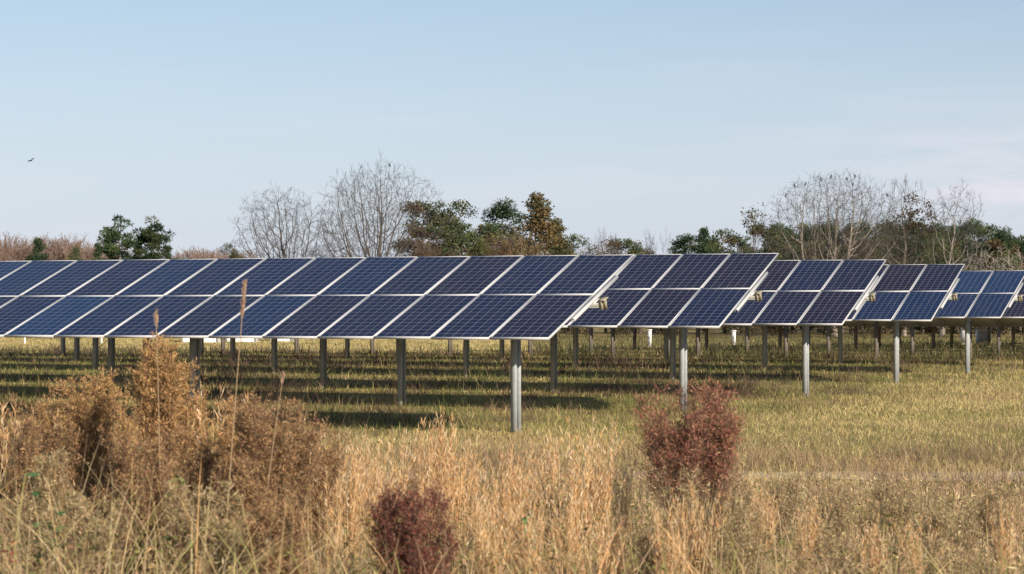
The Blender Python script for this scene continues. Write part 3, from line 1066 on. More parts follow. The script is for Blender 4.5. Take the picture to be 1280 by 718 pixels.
# -- the clump of trees behind the middle of the nearest row
leafy_px("broadleaf_tree", 'mix_a', 536, 176, 258, "loose grey green tree at the left of the central clump", 1.25)
leafy_px("pine_tree", 'oak_a', 577, 178, 259, "full green tree second from the left in the central clump", 1.05)
leafy_px("broadleaf_tree", 'mix_a', 548, 170, 288, "low brown tree at the foot of the central clump's left half", 1.5)
leafy_px("pine_tree", 'pine_a', 630, 182, 260, "dark round topped pine in the middle of the central clump", 1.45)
leafy_px("broadleaf_tree", 'mix_a', 604, 172, 284, "dark brown tree between the green tree and the dark pine", 1.4)
leafy_px("golden_tree", 'gold_a', 672, 172, 251, "golden brown conical tree, tallest of the central clump", 1.12)
leafy_px("golden_tree", 'gold_a', 694, 178, 282, "shorter golden green tree at the right foot of the conical one", 1.1)
leafy_px("bush_tree", 'rust_a', 628, 158, 292, "rusty low tree in front of the dark pine", 1.0)
leafy_px("bush_tree", 'rust_a', 538, 160, 303, "low rusty bush tree at the left foot of the central clump", 1.0)
leafy_px("broadleaf_tree", 'oak_a', 590, 164, 297, "low green tree in front of the full green tree", 1.0)
leafy_px("broadleaf_tree", 'oak_b', 515, 174, 296, "dark low tree at the far left edge of the central clump", 1.2)
# -- low band to the right of it
for k, (px, top, pr, lab) in enumerate([
        (716, 299, 'oak_a', "low green tree just right of the golden clump"), (735, 303, 'rust_a', "rusty low tree right of the golden clump"),
        (757, 304, 'rust_a', "rusty low tree left of the wispy sapling"), (783, 303, 'mix_a', "low olive tree right of the wispy sapling"),
        (801, 308, 'oak_b', "low brown tree at the left of the crooked bare tree"),
        (857, 294, 'pine_b', "small lollipop pine right of the crooked bare tree"), (880, 291, 'pine_c', "small pointed pine above the second row"),
        (906, 293, 'oak_a', "low green tree between pointed pine and thin pale tree"), (926, 299, 'mix_a', "low olive tree at the foot of the thin pale tree"),
        (957, 286, 'mix_a', "dark olive tree right of the thin pale tree")]):
    leafy_px("low_tree", pr, px, 184 + (k % 3) * 4, top, lab, 1.05 + 0.15 * (k % 2))

# -- left: small greens and the far reddish wood
leafy_px("evergreen_bush", 'pine_c', 47, 192, 303, "green bushy evergreen left of the two tufted pines", 1.0)
leafy_px("evergreen_bush", 'oak_a', 285, 186, 310, "small round evergreen left of the big bare trees", 0.7)
leafy_px("evergreen_bush", 'pine_c', 122, 196, 309, "small dark evergreen at the left foot of the tufted pines", 0.8)
leafy_px("evergreen_bush", 'pine_c', 172, 190, 306, "low evergreen between the trunks of the tufted pines", 1.0)
leafy_px("evergreen_bush", 'pine_c', 210, 193, 312, "low evergreen at the right foot of the tufted pines", 0.8)
leafy_px("evergreen_bush", 'oak_a', 98, 198, 314, "very low evergreen midway between the green bush and the pines", 0.7)
fuzz = []
for s in range(3):
    P0, P1, ra, rb, lv, T = grow(300 + s, 10.0, limbs=7, spread=0.48, levels=5, trunk_frac=0.18, r0=0.10, up=0.35)
    tb = MB(); b_ = lv <= 2; prisms(tb, P0[b_], P1[b_], ra[b_], rb[b_], 5)
    cb = MB(); prisms(cb, P0[~b_], P1[~b_], np.full((~b_).sum(), 0.022), np.full((~b_).sum(), 0.014), 3,
                      pick([(0.23, 0.155, 0.125), (0.27, 0.19, 0.15), (0.19, 0.14, 0.12)], int((~b_).sum()), 0.15))
    fuzz.append((tb.mesh("trunk", [M_BARK], color=False), cb.mesh("twigs", [M_TWIG])))
for k in range(17):
    px = -40 + k * 11.0 + rnd.uniform(-3, 3)
    Y = 255 + rnd.uniform(-12, 18)
    top = 297 + (0 if px < 25 else 4 if px < 100 else 9) + rnd.uniform(-3, 5)
    X, Z = at(px, Y, top)
    r_ = empty("bare_wood_tree", (X, Y, gz(Y)), rnd.uniform(0, 6.28))
    s = (Z - gz(Y)) / 10; r_.scale = (s * 0.85, s * 0.85, s)
    tag(r_, "reddish brown leafless tree in the far wood at the left edge", "tree", "leafless trees of the far wood on the left")
    link("trunk", fuzz[k % 3][0], r_); link("twigs", fuzz[k % 3][1], r_)
for k in range(9):
    px = 218 + k * 11.5 + rnd.uniform(-3, 3)
    Y = 300 + rnd.uniform(-10, 20)
    X, Z = at(px, Y, 315 + rnd.uniform(-3, 4))
    r_ = empty("bare_wood_tree", (X, Y, gz(Y)), rnd.uniform(0, 6.28))
    s = (Z - gz(Y)) / 10; r_.scale = (s, s, s)
    tag(r_, "tiny leafless tree just topping the nearest row, left of the bare trees", "tree", "leafless trees far behind the nearest row")
    link("trunk", fuzz[k % 3][0], r_); link("twigs", fuzz[k % 3][1], r_)

# -- the wood on the right
SKY_LINE = [(968, 290), (985, 287), (1000, 284), (1015, 288), (1030, 283), (1046, 290), (1062, 287), (1080, 285), (1098, 285), (1114, 282), (1130, 285), (1146, 286),
            (1162, 289), (1178, 288), (1194, 287), (1206, 284), (1222, 283), (1236, 287), (1250, 292), (1264, 299), (1278, 300), (1292, 299), (1308, 301), (1326, 300)]
kinds = ['pine_a', 'pine_c', 'oak_a', 'pine_b', 'oak_a', 'pine_a', 'oak_a', 'pine_c']
GR = {'pine_a': ("pine_tree", "dark tall pine in the wood behind the right hand row ends", "tall pines of the right hand wood"),
      'pine_b': ("pine_tree", "slim pine in the wood behind the right hand row ends", "slim pines of the right hand wood"),
      'pine_c': ("pine_tree", "pointed dense evergreen in the wood behind the right hand row ends", "pointed evergreens of the right hand wood"),
      'oak_a': ("broadleaf_tree", "round green tree in the wood behind the right hand row ends", "green trees of the right hand wood"),
      'oak_b': ("broadleaf_tree", "brown leaved tree in the wood behind the right hand row ends", "brown trees of the right hand wood"),
      'mix_a': ("broadleaf_tree", "olive brown tree in the wood behind the right hand row ends", "olive trees of the right hand wood"),
      'rust_a': ("bush_tree", "rusty low tree at the foot of the right hand wood", "rusty trees of the right hand wood"),
      'gold_a': ("golden_tree", "golden low tree at the foot of the right hand wood", "golden trees of the right hand wood")}
for k, (px, top) in enumerate(SKY_LINE):
    kd = kinds[(k * 5 + k // 3) % 8]
    leafy_px(GR[kd][0], kd, px + rnd.uniform(-3, 3), 215 + rnd.uniform(-10, 10), top + rnd.uniform(-1, 3), GR[kd][1], rnd.uniform(0.95, 1.25), GR[kd][2])
front = ['oak_a', 'mix_a', 'pine_c', 'mix_a', 'gold_a', 'oak_a', 'oak_b', 'pine_c']
for k in range(26):
    px = 965 + k * 14.5 + rnd.uniform(-4, 4)
    kd = front[(k * 3 + k // 4) % 8]
    leafy_px(GR[kd][0], kd, px, 186 + rnd.uniform(-8, 10), 303 + rnd.uniform(-7, 10), GR[kd][1] + (" front" if kd not in ('rust_a', 'gold_a') else ""), rnd.uniform(1.0, 1.35), GR[kd][2] + (", front rank" if kd not in ('rust_a', 'gold_a') else ""))
for k, px in enumerate((1209, 1221, 1234, 1247, 1262, 1276)):
    bare_tree("bare_tree", at(px, 172), 172, (424 - rnd.uniform(308, 318)) * 172 / F_PX, "thin pale leafless sapling in front of the right hand wood", 400 + k, "pale saplings before the right hand wood",
              width=34 * 172 / F_PX, dome=dict(n_attr=170, base=0.30, crown=0.45, step=0.26), bark=M_BARKP, pal=((0.36, 0.32, 0.28), (0.30, 0.27, 0.24)), twig_r=0.014)
# -- hedge of dark shrubs along the far edge of the field
HED = leafy_meshes(901, 3.0, 2.2, 'round', [(0.045, 0.045, 0.025), (0.06, 0.05, 0.03), (0.035, 0.04, 0.022), (0.08, 0.06, 0.035)], n=2600, clumps=34, low=0.02, leaf=(0.10, 0.24))
for k in range(46):
    X = -52 + k * 2.55 + rnd.uniform(-0.5, 0.5); Y = 156 + rnd.uniform(-4, 5)
    leafy_tree("hedge_shrub", HED, X, Y, rnd.uniform(0.85, 1.25), "dark shrub in the hedge along the far edge of the field", "shrubs of the far hedge", rnd.uniform(0, 6.28), cat="shrub")


# ------------------------------------------------------------------ birds
def bird_mesh(flying):
    me = bpy.data.meshes.new("bird")
    if flying:
        v = [(0, -0.14, 0), (0, -0.05, 0), (0, 0.08, 0.0), (0, 0.14, 0.02), (0, 0.19, 0.015), (0.10, 0.05, 0.05), (0.26, 0.02, 0.13), (0.42, -0.06, 0.12), (-0.10, 0.05, 0.04), (-0.26, 0.02, 0.08), (-0.42, -0.06, 0.02), (0, -0.26, -0.01)]
        e = [(1, 0), (1, 2), (2, 3), (3, 4), (2, 5), (5, 6), (6, 7), (2, 8), (8, 9), (9, 10), (0, 11)]
        rad = [(.03, .03), (.055, .055), (.06, .06), (.035, .035), (.01, .01), (.03, .07), (.015, .07), (.006, .02), (.03, .07), (.015, .07), (.006, .02), (.06, .008)]
    else:
        v = [(0, -0.02, 0.10), (0, 0.03, 0.17), (0, 0.06, 0.24), (0, 0.075, 0.30), (0, 0.13, 0.30), (0, -0.07, 0.02), (0, -0.14, -0.08), (0.025, 0.0, 0.02), (-0.025, 0.0, 0.02), (0.025, 0.01, -0.03), (-0.025, 0.01, -0.03)]
        e = [(0, 1), (1, 2), (2, 3), (3, 4), (0, 5), (5, 6), (0, 7), (0, 8), (7, 9), (8, 10)]
        rad = [(.075, .075), (.08, .08), (.05, .05), (.045, .045), (.008, .008), (.05, .035), (.04, .012), (.012, .012), (.012, .012), (.01, .01), (.01, .01)]
    me.from_pydata(v, e, [])
    o = bpy.data.objects.new("bird_tmp", me); COL.objects.link(o)
    o.modifiers.new("skin", 'SKIN'); s = o.modifiers.new("sub", 'SUBSURF'); s.levels = 1; s.render_levels = 1
    for i, r in enumerate(rad):
        sv = me.skin_vertices[0].data[i]; sv.radius = r; sv.use_root = (i == (1 if flying else 0))
    dg = bpy.context.evaluated_depsgraph_get()
    nm = bpy.data.meshes.new_from_object(o.evaluated_get(dg))
    bpy.data.objects.remove(o)
    nm.materials.clear(); nm.materials.append(M_BIRD)
    return nm


BF = bird_mesh(True); BP = bird_mesh(False)
X, Z = at(38.5, 140, 201)
b = tag(link("bird", BF, None, (X, 140, Z), (0, R(-22), R(35))), "dark bird gliding alone in the open sky at upper left", "bird")
b.scale = (0.55, 0.55, 0.55)
BLAB = {982: "leftmost black bird perched on the wide bare tree", 993: "second black bird from the left on the wide bare tree", 1007: "third black bird from the left on the wide bare tree",
        1027: "black bird left of the middle on the wide bare tree's top", 1038: "black bird in the middle of the wide bare tree's top", 1058: "black bird just left of the highest pair on the wide bare tree",
        1071: "right bird of the highest pair on the wide bare tree", 1068: "left bird of the highest pair on the wide bare tree", 1112: "black bird alone on the right shoulder of the wide bare tree"}
used = set()
for px, lb in BLAB.items():
    pxs = 640 + TIP_R[:, 0] / TIP_R[:, 1] * F_PX
    sc_ = TIP_R[:, 2] - np.abs(pxs - px) * 0.35
    for j in np.argsort(-sc_):
        if j not in used:
            used.add(int(j)); break
    p = TIP_R[j]
    bo = link("bird", BP, None, (p[0], p[1], p[2] + 0.02), (0, 0, rnd.uniform(0, 6.28))); bo.scale = (0.75, 0.75, 0.7)
    tag(bo, lb, "bird", "birds perched on the wide bare tree")
pxs = 640 + TIP_L[:, 0] / TIP_L[:, 1] * F_PX
j = int(np.argmax(TIP_L[:, 2] - np.abs(pxs - 487) * 0.35)); p = TIP_L[j]
bo = link("bird", BP, None, (p[0], p[1], p[2] + 0.02), (0, 0, 1.0)); bo.scale = (0.75, 0.75, 0.7)
tag(bo, "single dark bird perched on top of the tallest bare tree left of centre", "bird")


# ------------------------------------------------------------------ grass
STRAW = [(0.50, 0.38, 0.20), (0.44, 0.33, 0.17), (0.55, 0.44, 0.26), (0.38, 0.28, 0.14)]
OLIVE = [(0.32, 0.32, 0.105), (0.26, 0.27, 0.09), (0.40, 0.37, 0.14), (0.20, 0.22, 0.07)]
GREEN = [(0.16, 0.205, 0.06), (0.20, 0.24, 0.07), (0.12, 0.155, 0.05)]
WEED = [(0.28, 0.19, 0.115), (0.36, 0.255, 0.16), (0.21, 0.14, 0.09), (0.42, 0.31, 0.20)]
GOLDG = [(0.71, 0.56, 0.25), (0.77, 0.64, 0.33), (0.65, 0.51, 0.22), (0.62, 0.53, 0.21)]
ORANGE = [(0.60, 0.36, 0.165), (0.66, 0.43, 0.21), (0.50, 0.29, 0.125), (0.70, 0.51, 0.30)]


def field_cover():
    mb = MB()
    # bands of depth with falling density, each blade a small tuft
    for y0, y1, dens, hh, wd in ((26.5, 34, 380, 0.11, 0.006), (34, 44, 340, 0.075, 0.0065), (44, 60, 230, 0.075, 0.0085), (60, 85, 120, 0.08, 0.012), (85, 158, 42, 0.09, 0.020)):
        half = 0.2155 * y1 * 1.22
        n = int((y1 - y0) * 2 * half * dens)
        Y = npr.uniform(y0, y1, n); X = npr.uniform(-half, half, n)
        keep = np.abs(X) < 0.2155 * Y * 1.22
        X = X[keep]; Y = Y[keep]; n = len(X)
        # leave the track thin
        tr = (Y > 27.8) & (Y < 29.3)
        k = ~tr | (npr.random(n) < 0.10 + 0.85 * (fbm(X * 0.5, Y * 0.9 + 70) > 0.50 + np.clip((X - 6.1) / 1.6, -1, 0.45)))
        X = X[k]; Y = Y[k]; n = len(X)
        dk = npr.random(n) < np.clip(0.35 + 1.35 * fbm(X * 0.55 + 13, Y * 0.28 + 31), 0.3, 1)
        X = X[dk]; Y = Y[dk]; n = len(X)
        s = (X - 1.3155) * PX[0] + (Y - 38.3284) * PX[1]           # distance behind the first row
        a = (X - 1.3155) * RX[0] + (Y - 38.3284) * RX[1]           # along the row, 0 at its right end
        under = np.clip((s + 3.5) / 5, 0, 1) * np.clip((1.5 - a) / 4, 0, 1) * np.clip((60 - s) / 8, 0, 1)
        nz1 = fbm(X * 0.35 + 5, Y * 0.20 + 2); nz2 = fbm(X * 1.1, Y * 0.5 + 40); nz3 = fbm(X * 0.8 + 30, Y * 0.8)
        col = pick(GOLDG, n, 0.16)
        g1 = npr.random(n) < np.clip((nz1 - 0.44) * 1.4 + under * 0.60, 0.05, 0.85)
        col[g1] = pick(OLIVE, int(g1.sum()), 0.16)
        g2 = npr.random(n) < np.clip((nz2 - 0.56) * 2.2 + under * 0.50 - 0.02, 0, 0.8)
        col[g2] = pick(GREEN, int(g2.sum()), 0.16)
        wz = np.clip((nz3 - 0.50) * 3.0, 0, 1) * (0.10 + 0.55 * under)
        wz = np.maximum(wz, np.clip((34.5 - Y) / 5, 0, 0.55) * (nz2 > 0.35))
        g3 = npr.random(n) < wz
        col[g3] = pick(WEED, int(g3.sum()), 0.18)
        g5 = npr.random(n) < np.clip((fbm(X * 0.28 + 80, Y * 0.5 + 17) - 0.52) * 3.0, 0, 0.6) * (1 - under)
        col[g5] = pick([(0.50, 0.36, 0.19), (0.42, 0.30, 0.16), (0.58, 0.44, 0.26)], int(g5.sum()), 0.15)
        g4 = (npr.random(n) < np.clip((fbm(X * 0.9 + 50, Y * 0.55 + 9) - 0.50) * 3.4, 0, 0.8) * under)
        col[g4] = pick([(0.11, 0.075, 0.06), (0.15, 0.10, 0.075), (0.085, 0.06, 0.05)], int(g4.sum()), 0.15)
        far_ = (s > 46) & (X > 1.0)
        g6 = far_ & (npr.random(n) < 0.5)
        col[g6] = pick([(0.12, 0.10, 0.055), (0.17, 0.16, 0.07), (0.10, 0.11, 0.05), (0.14, 0.16, 0.06)], int(g6.sum()), 0.15)  # dark blades paint in the shade below the far rows
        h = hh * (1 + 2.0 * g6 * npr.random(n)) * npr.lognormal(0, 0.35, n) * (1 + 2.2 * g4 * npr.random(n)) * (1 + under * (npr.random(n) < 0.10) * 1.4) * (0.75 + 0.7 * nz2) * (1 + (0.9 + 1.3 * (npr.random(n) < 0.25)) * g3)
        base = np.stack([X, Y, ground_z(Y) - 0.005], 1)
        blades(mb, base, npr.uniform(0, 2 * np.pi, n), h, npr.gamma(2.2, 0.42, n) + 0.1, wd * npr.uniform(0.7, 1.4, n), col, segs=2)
    return mb.mesh("field_grass", [M_GRASS])


tag(link("field_grass", field_cover()), kind="stuff")


def top_height(px, Y):
    """how tall the weeds stand, following the photograph's skyline of the foreground (seen column px)"""
    xs = [-200, 0, 60, 150, 250, 340, 400, 470, 560, 640, 720, 790, 860, 930, 1000, 1100, 1200, 1280, 1480]
    tp = [520, 512, 500, 505, 510, 530, 556, 560, 562, 572, 566, 575, 585, 580, 592, 606, 612, 604, 604]
    # nearer weeds stay lower in the frame, so that the plants behind them show
    return np.interp(px, xs, tp) + np.clip((25 - Y) / 14, 0, 1) * 95


def foreground_cover():
    mb = MB()
    n = 46000
    Y = 10.5 + 16.5 * npr.random(n) ** 0.85
    X = npr.uniform(-1, 1, n) * 0.2155 * Y * 1.30
    px = 640 + X / Y * F_PX
    k_ = npr.random(n) < np.where((px > 400) & (px < 800), 0.50, 1.0) * np.clip(0.25 + 1.5 * fbm(X * 1.7 + 21, Y * 0.8 + 4), 0.2, 1)
    X, Y, px = X[k_], Y[k_], px[k_]; n = len(X)
    left = np.clip((430 - px) / 200, 0, 1); right = np.clip((px - 880) / 150, 0, 1); mid = 1 - np.maximum(left, right)
    nz1 = fbm(X * 1.3, Y * 0.7); nz2 = fbm(X * 2.6 + 11, Y * 1.2 + 5)
    # limit so that a blade does not stand above the skyline of its column by much
    lim = CAM_H - (top_height(px, Y) - HOR) / F_PX * Y
    h = np.minimum(npr.uniform(0.35, 1.0, n) * lim * (0.40 + 1.05 * nz1) * (1 - 0.42 * mid), 1.15) * (1 + (npr.random(n) < 0.03) * npr.uniform(0, 0.35, n))
    h = np.maximum(h, 0.12)
    col = pick(WEED, n, 0.2)
    r = npr.random(n)
    s1 = r < 0.24 - 0.12 * mid + 0.06 * right
    col[s1] = pick(STRAW, int(s1.sum()), 0.16)
    o1 = (r > 0.62) & (npr.random(n) < 0.14 * mid + 0.22 * left + 0.08 * right)
    col[o1] = pick(ORANGE, int(o1.sum()), 0.15)
    g1 = npr.random(n) < np.clip((nz2 - 0.48) * 2.2 + 0.16 * mid, 0, 0.6) * np.clip((23 - Y) / 7, 0.2, 1)
    col[g1] = pick(OLIVE + GREEN, int(g1.sum()), 0.18)
    h[g1] *= 0.8
    base = np.stack([X, Y, np.full(n, -0.01)], 1)
    lean = npr.gamma(2.0, 0.16, n) + 0.05
    yaw = npr.uniform(0, 2 * np.pi, n)
    blades(mb, base, yaw, h, lean, npr.uniform(0.003, 0.0085, n), col, segs=4)
    # long pale straws standing out of the tangle
    q = 2600
    Ys = npr.uniform(11.5, 23, q); Xs = npr.uniform(-1, 1, q) * 0.2155 * Ys * 1.3
    pxs_ = 640 + Xs / Ys * F_PX
    lim_s = CAM_H - (top_height(pxs_, Ys) - HOR) / F_PX * Ys
    ks = npr.random(q) < np.where(pxs_ < 420, 1.0, np.where(pxs_ > 830, 0.85, 0.45))
    Xs, Ys, lim_s = Xs[ks], Ys[ks], lim_s[ks]; q = len(Xs)
    blades(mb, np.stack([Xs, Ys, np.full(q, -0.01)], 1), npr.uniform(0, 2 * np.pi, q), np.clip(lim_s * npr.uniform(0.75, 1.25, q), 0.2, 1.5), npr.gamma(1.6, 0.22, q), npr.uniform(0.005, 0.009, q), pick(STRAW, q, 0.12), segs=6, curve=1.7)
    q = 520
    Ys = npr.uniform(10.8, 15, q); Xs = npr.uniform(-1, 1, q) * 0.2155 * Ys * 1.3
    lim_s = CAM_H - (top_height(640 + Xs / Ys * F_PX, Ys) - HOR) / F_PX * Ys
    blades(mb, np.stack([Xs, Ys, np.full(q, -0.01)], 1), npr.uniform(0, 2 * np.pi, q), np.clip(lim_s * npr.uniform(0.9, 1.35, q), 0.3, 1.4), npr.uniform(0.3, 1.1, q), npr.uniform(0.007, 0.013, q), pick(STRAW + OLIVE[:2] + ORANGE[:1], q, 0.14), segs=7, curve=1.8)
    # seed flecks and broken leaves that fill the tangle
    m = 60000
    i = npr.integers(0, n, m)
    t = npr.uniform(0.25, 1.0, m)
    d = np.stack([np.cos(yaw[i]), np.sin(yaw[i]), np.zeros(m)], 1)
    P = base[i] + d * (h[i] * lean[i] * t ** 2)[:, None] + np.array([0, 0, 1.0]) * (h[i] * (t - 0.35 * lean[i] * t ** 3))[:, None] + npr.normal(0, 0.015, (m, 3))
    dv = npr.normal(size=(m, 3)); dv[:, 2] = np.abs(dv[:, 2]) + 0.3
    flecks(mb, P, dv, npr.uniform(0.02, 0.08, m), npr.uniform(0.004, 0.012, m), np.clip(col[i] * npr.lognormal(0.05, 0.2, (m, 1)), 0, 0.9))
    # low understory leaves, green and brown
    m = 24000
    Y2 = npr.uniform(11, 24, m); X2 = npr.uniform(-1, 1, m) * 0.2155 * Y2 * 1.3
    gsel = fbm(X2 * 1.6 + 3, Y2 * 0.9) > 0.47
    X2 = X2[gsel]; Y2 = Y2[gsel]; m = len(X2)
    px2 = 640 + X2 / Y2 * F_PX
    lim2 = CAM_H - (top_height(px2, Y2) - HOR) / F_PX * Y2
    P = np.stack([X2, Y2, npr.uniform(0.05, 0.72, m) * np.maximum(lim2, 0.2)], 1)
    dv = npr.normal(size=(m, 3)); dv[:, 2] *= 0.6
    flecks(mb, P, dv, npr.uniform(0.03, 0.075, m), npr.uniform(0.010, 0.020, m), pick([(0.8 * c[0], 0.66 * c[1], 0.7 * c[2]) for c in GREEN + OLIVE + WEED[:1]], m, 0.2))
    return mb.mesh("foreground_grass", [M_DRY])


tag(link("foreground_grass", foreground_cover()), kind="stuff")


# ------------------------------------------------------------------ plants in the foreground
def broomsedge(seed, stems=30, height=1.0, spread=0.10):
    rg = np.random.default_rng(seed)
    sb = MB(); fb = MB()
    n = stems
    a = rg.uniform(0, 2 * np.pi, n); r = spread * np.sqrt(rg.random(n))
    base = np.stack([np.cos(a) * r, np.sin(a) * r, np.full(n, -0.02)], 1)
    yaw = a + rg.normal(0, 0.6, n)
    h = height * rg.uniform(0.62, 1.03, n)
    lean = np.abs(rg.normal(0.08, 0.07, n)) + 0.02
    blades(sb, base, yaw, h, lean, rg.uniform(0.004, 0.0065, n), pick(ORANGE, n, 0.12), segs=5)
    m = 34
    i = np.repeat(np.arange(n), m); t = rg.uniform(0.30, 0.98, n * m)
    d = np.stack([np.cos(yaw[i]), np.sin(yaw[i]), np.zeros(n * m)], 1)
    P = base[i] + d * (h[i] * lean[i] * t ** 2)[:, None] + np.array([0, 0, 1.0]) * (h[i] * (t - 0.35 * lean[i] * t ** 3))[:, None]
    dv = rg.normal(size=(n * m, 3)) * 0.33; dv[:, 2] = 1.0
    flecks(fb, P, dv, rg.uniform(0.03, 0.085, n * m), rg.uniform(0.0035, 0.0075, n * m), pick(ORANGE + [(0.70, 0.56, 0.38)], n * m, 0.14))
    # dry basal blades
    k = 40
    a = rg.uniform(0, 2 * np.pi, k); r = spread * 1.2 * np.sqrt(rg.random(k))
    blades(sb, np.stack([np.cos(a) * r, np.sin(a) * r, np.full(k, -0.02)], 1), a, height * rg.uniform(0.25, 0.6, k), rg.uniform(0.2, 0.9, k), rg.uniform(0.003, 0.006, k), pick(STRAW + ORANGE, k, 0.15), segs=4)
    return sb.mesh("stems", [M_DRY]), fb.mesh("seed_tufts", [M_DRY])


BS = [broomsedge(40 + k, 22 + 6 * k, 1.0, 0.045 + 0.014 * k) for k in range(5)]


def place_broom(px, Y, top, label, k, group="orange broomsedge clumps in the foreground"):
    top -= 9 if 400 < px < 800 else 0
    X, Z = at(px, Y, top)
    r_ = empty("broomsedge_clump", (X, Y, 0.0), rnd.uniform(0, 6.28))
    s = Z / 1.0
    r_.scale = (max(s, 0.8), max(s, 0.8), s)
    tag(r_, label, "grass clump", group)
    link("stems", BS[k][0], r_); link("seed_tufts", BS[k][1], r_)


BR = [(728, 18.5, 522, "tall orange grass clump left of the red shrub, densest of the middle"), (752, 19.5, 533, "orange grass clump next to the red shrub's left edge"),
      (682, 20.5, 535, "orange grass clump below the nearest row's end post, to its right"), (560, 20.5, 515, "orange grass clump with tallest tips left of the nearest end post"),
      (534, 21.5, 526, "orange grass clump with tips over the first shadow strip"), (497, 20.0, 540, "orange grass clump above the dark red bush's left side"),
      (462, 20.5, 538, "orange grass clump right of the brown feathery bush"), (432, 19.0, 545, "orange grass clump touching the brown feathery bush's right edge"),
      (627, 18.0, 575, "orange grass clump right of the dark red bush"), (655, 16.5, 590, "lower orange grass clump in the gap below the nearest end post"),
      (590, 21.0, 556, "thin orange grass clump above the dark red bush's right side"), (708, 16.0, 600, "front orange grass clump between dark bush and red shrub"),
      (610, 15.0, 620, "front orange grass clump at the right side of the dark red bush"), (872, 15.6, 600, "straw clump in front of the red shrub's stalks"), (836, 15.2, 612, "straw clump left of the red shrub's stalks, in front"), (775, 17.0, 570, "orange grass clump at the foot of the red shrub's left stalks"),
      (480, 17.5, 575, "orange grass clump behind the dark red bush's left edge"), (1255, 16.5, 612, "tall straw clump near the right frame edge"),
      (1150, 16.0, 640, "straw clump in the lower right weeds"), (955, 18.5, 600, "straw clump just right of the red shrub"),
      (415, 17.0, 590, "orange grass clump at the lower right of the feathery bush"), (20, 19.0, 490, "pale straw clump at the left frame edge"),
      (52, 20.0, 500, "pale straw clump second from the left frame edge"), (1010, 17.0, 618, "straw clump below the third row's end post"),
      (745, 14.0, 640, "front orange clump below the tall one left of the red shrub"), (262, 18.0, 476, "pale straw clump right of the tallest feathery weed"), (88, 19.5, 486, "pale straw clump among the leftmost feathery weeds"), (398, 18.5, 512, "straw clump at the broad dark bush's right shoulder"), (1085, 15.0, 640, "straw clump left of centre in the lower right weeds")]
for k, (px, Y, top, lb) in enumerate(BR):
    place_broom(px, Y, top, lb, k % 5)
for k in range(20):
    px = 405 + k * 19.0 + rnd.uniform(-7, 7); Y = rnd.uniform(14.0, 22.5)
    place_broom(px, Y, 548 + (22.5 - Y) * 11 + rnd.uniform(-16, 26), "thin orange grass clump within the orange grass mass of the middle foreground", k % 5, "small broomsedge clumps in the middle foreground")


def plume_plant(seed, height, width, stems, pal, stem_col, bare=0.35, nbr=34, nfl=16, br_len=0.20, fl=(0.016, 0.045), droop=0.5, fw=(0.003, 0.007), ell=True, lean=(0, 0), rise=0.85, hmin=0.78):
    """feathery weed: upright stems, ascending side branches crowded with tiny slivers"""
    rg = np.random.default_rng(seed)
    sb = MB(); fb = MB()
    P0 = []; P1 = []; A = []; B = []; FP = []; FD = []
    for s in range(stems):
        a = rg.uniform(0, 2 * np.pi); q = math.sqrt(rg.random())
        hh = height * (rg.uniform(hmin, 1.0) if not ell else math.sqrt(max(0.2, 1 - 0.30 * q * q)) * rg.uniform(0.74, 1.03))
        tx = math.cos(a) * q * width / 2 * 0.8 + lean[0]; ty = math.sin(a) * q * width / 2 * 0.8 + lean[1]
        bx, by = math.cos(a) * q * 0.10, math.sin(a) * q * 0.10
        ts = np.linspace(0, 1, 7)
        path = np.stack([bx + (tx - bx) * ts ** 1.1, by + (ty - by) * ts ** 1.1, hh * ts - 0.02], 1) + rg.normal(0, 0.008, (7, 3)) * ts[:, None]
        rr = 0.0050 * (1 - 0.75 * ts)
        for i in range(6):
            P0.append(path[i]); P1.append(path[i + 1]); A.append(rr[i]); B.append(rr[i + 1])
        for b_ in range(nbr):
            t = bare + (1 - bare) * rg.random() ** 0.8
            p = np.array([np.interp(t, ts, path[:, c]) for c in range(3)])
            az = rg.uniform(0, 2 * np.pi); L_ = br_len * rg.uniform(0.5, 1.2) * (1.15 - 0.6 * (t - bare) / (1 - bare))
            d = np.array([math.cos(az) * 0.75, math.sin(az) * 0.75, rise]); d /= np.linalg.norm(d) / 1.13
            k = np.linspace(0, 1, 4)
            br = p + d * (L_ * k)[:, None] + np.array([0, 0, -1.0]) * (droop * L_ * k ** 2)[:, None]
            for i in range(3):
                P0.append(br[i]); P1.append(br[i + 1]); A.append(0.0016); B.append(0.0010)
            kk = rg.uniform(0.15, 1.05, nfl)
            fp = p + d * (L_ * kk)[:, None] + np.array([0, 0, -1.0]) * (droop * L_ * kk ** 2)[:, None] + rg.normal(0, 0.010, (nfl, 3))
            FP.append(fp); FD.append(rg.normal(0, 0.7, (nfl, 3)) + d * 0.7)
    prisms(sb, P0, P1, A, B, 4, stem_col)
    FP = np.concatenate(FP); FD = np.concatenate(FD); n = len(FP)
    c = pick(pal, n, 0.2)
    flecks(fb, FP, FD, rg.uniform(*fl, n), rg.uniform(*fw, n), c)
    return sb.mesh("stalks", [M_DRY]), fb.mesh("plumes", [M_DRY])


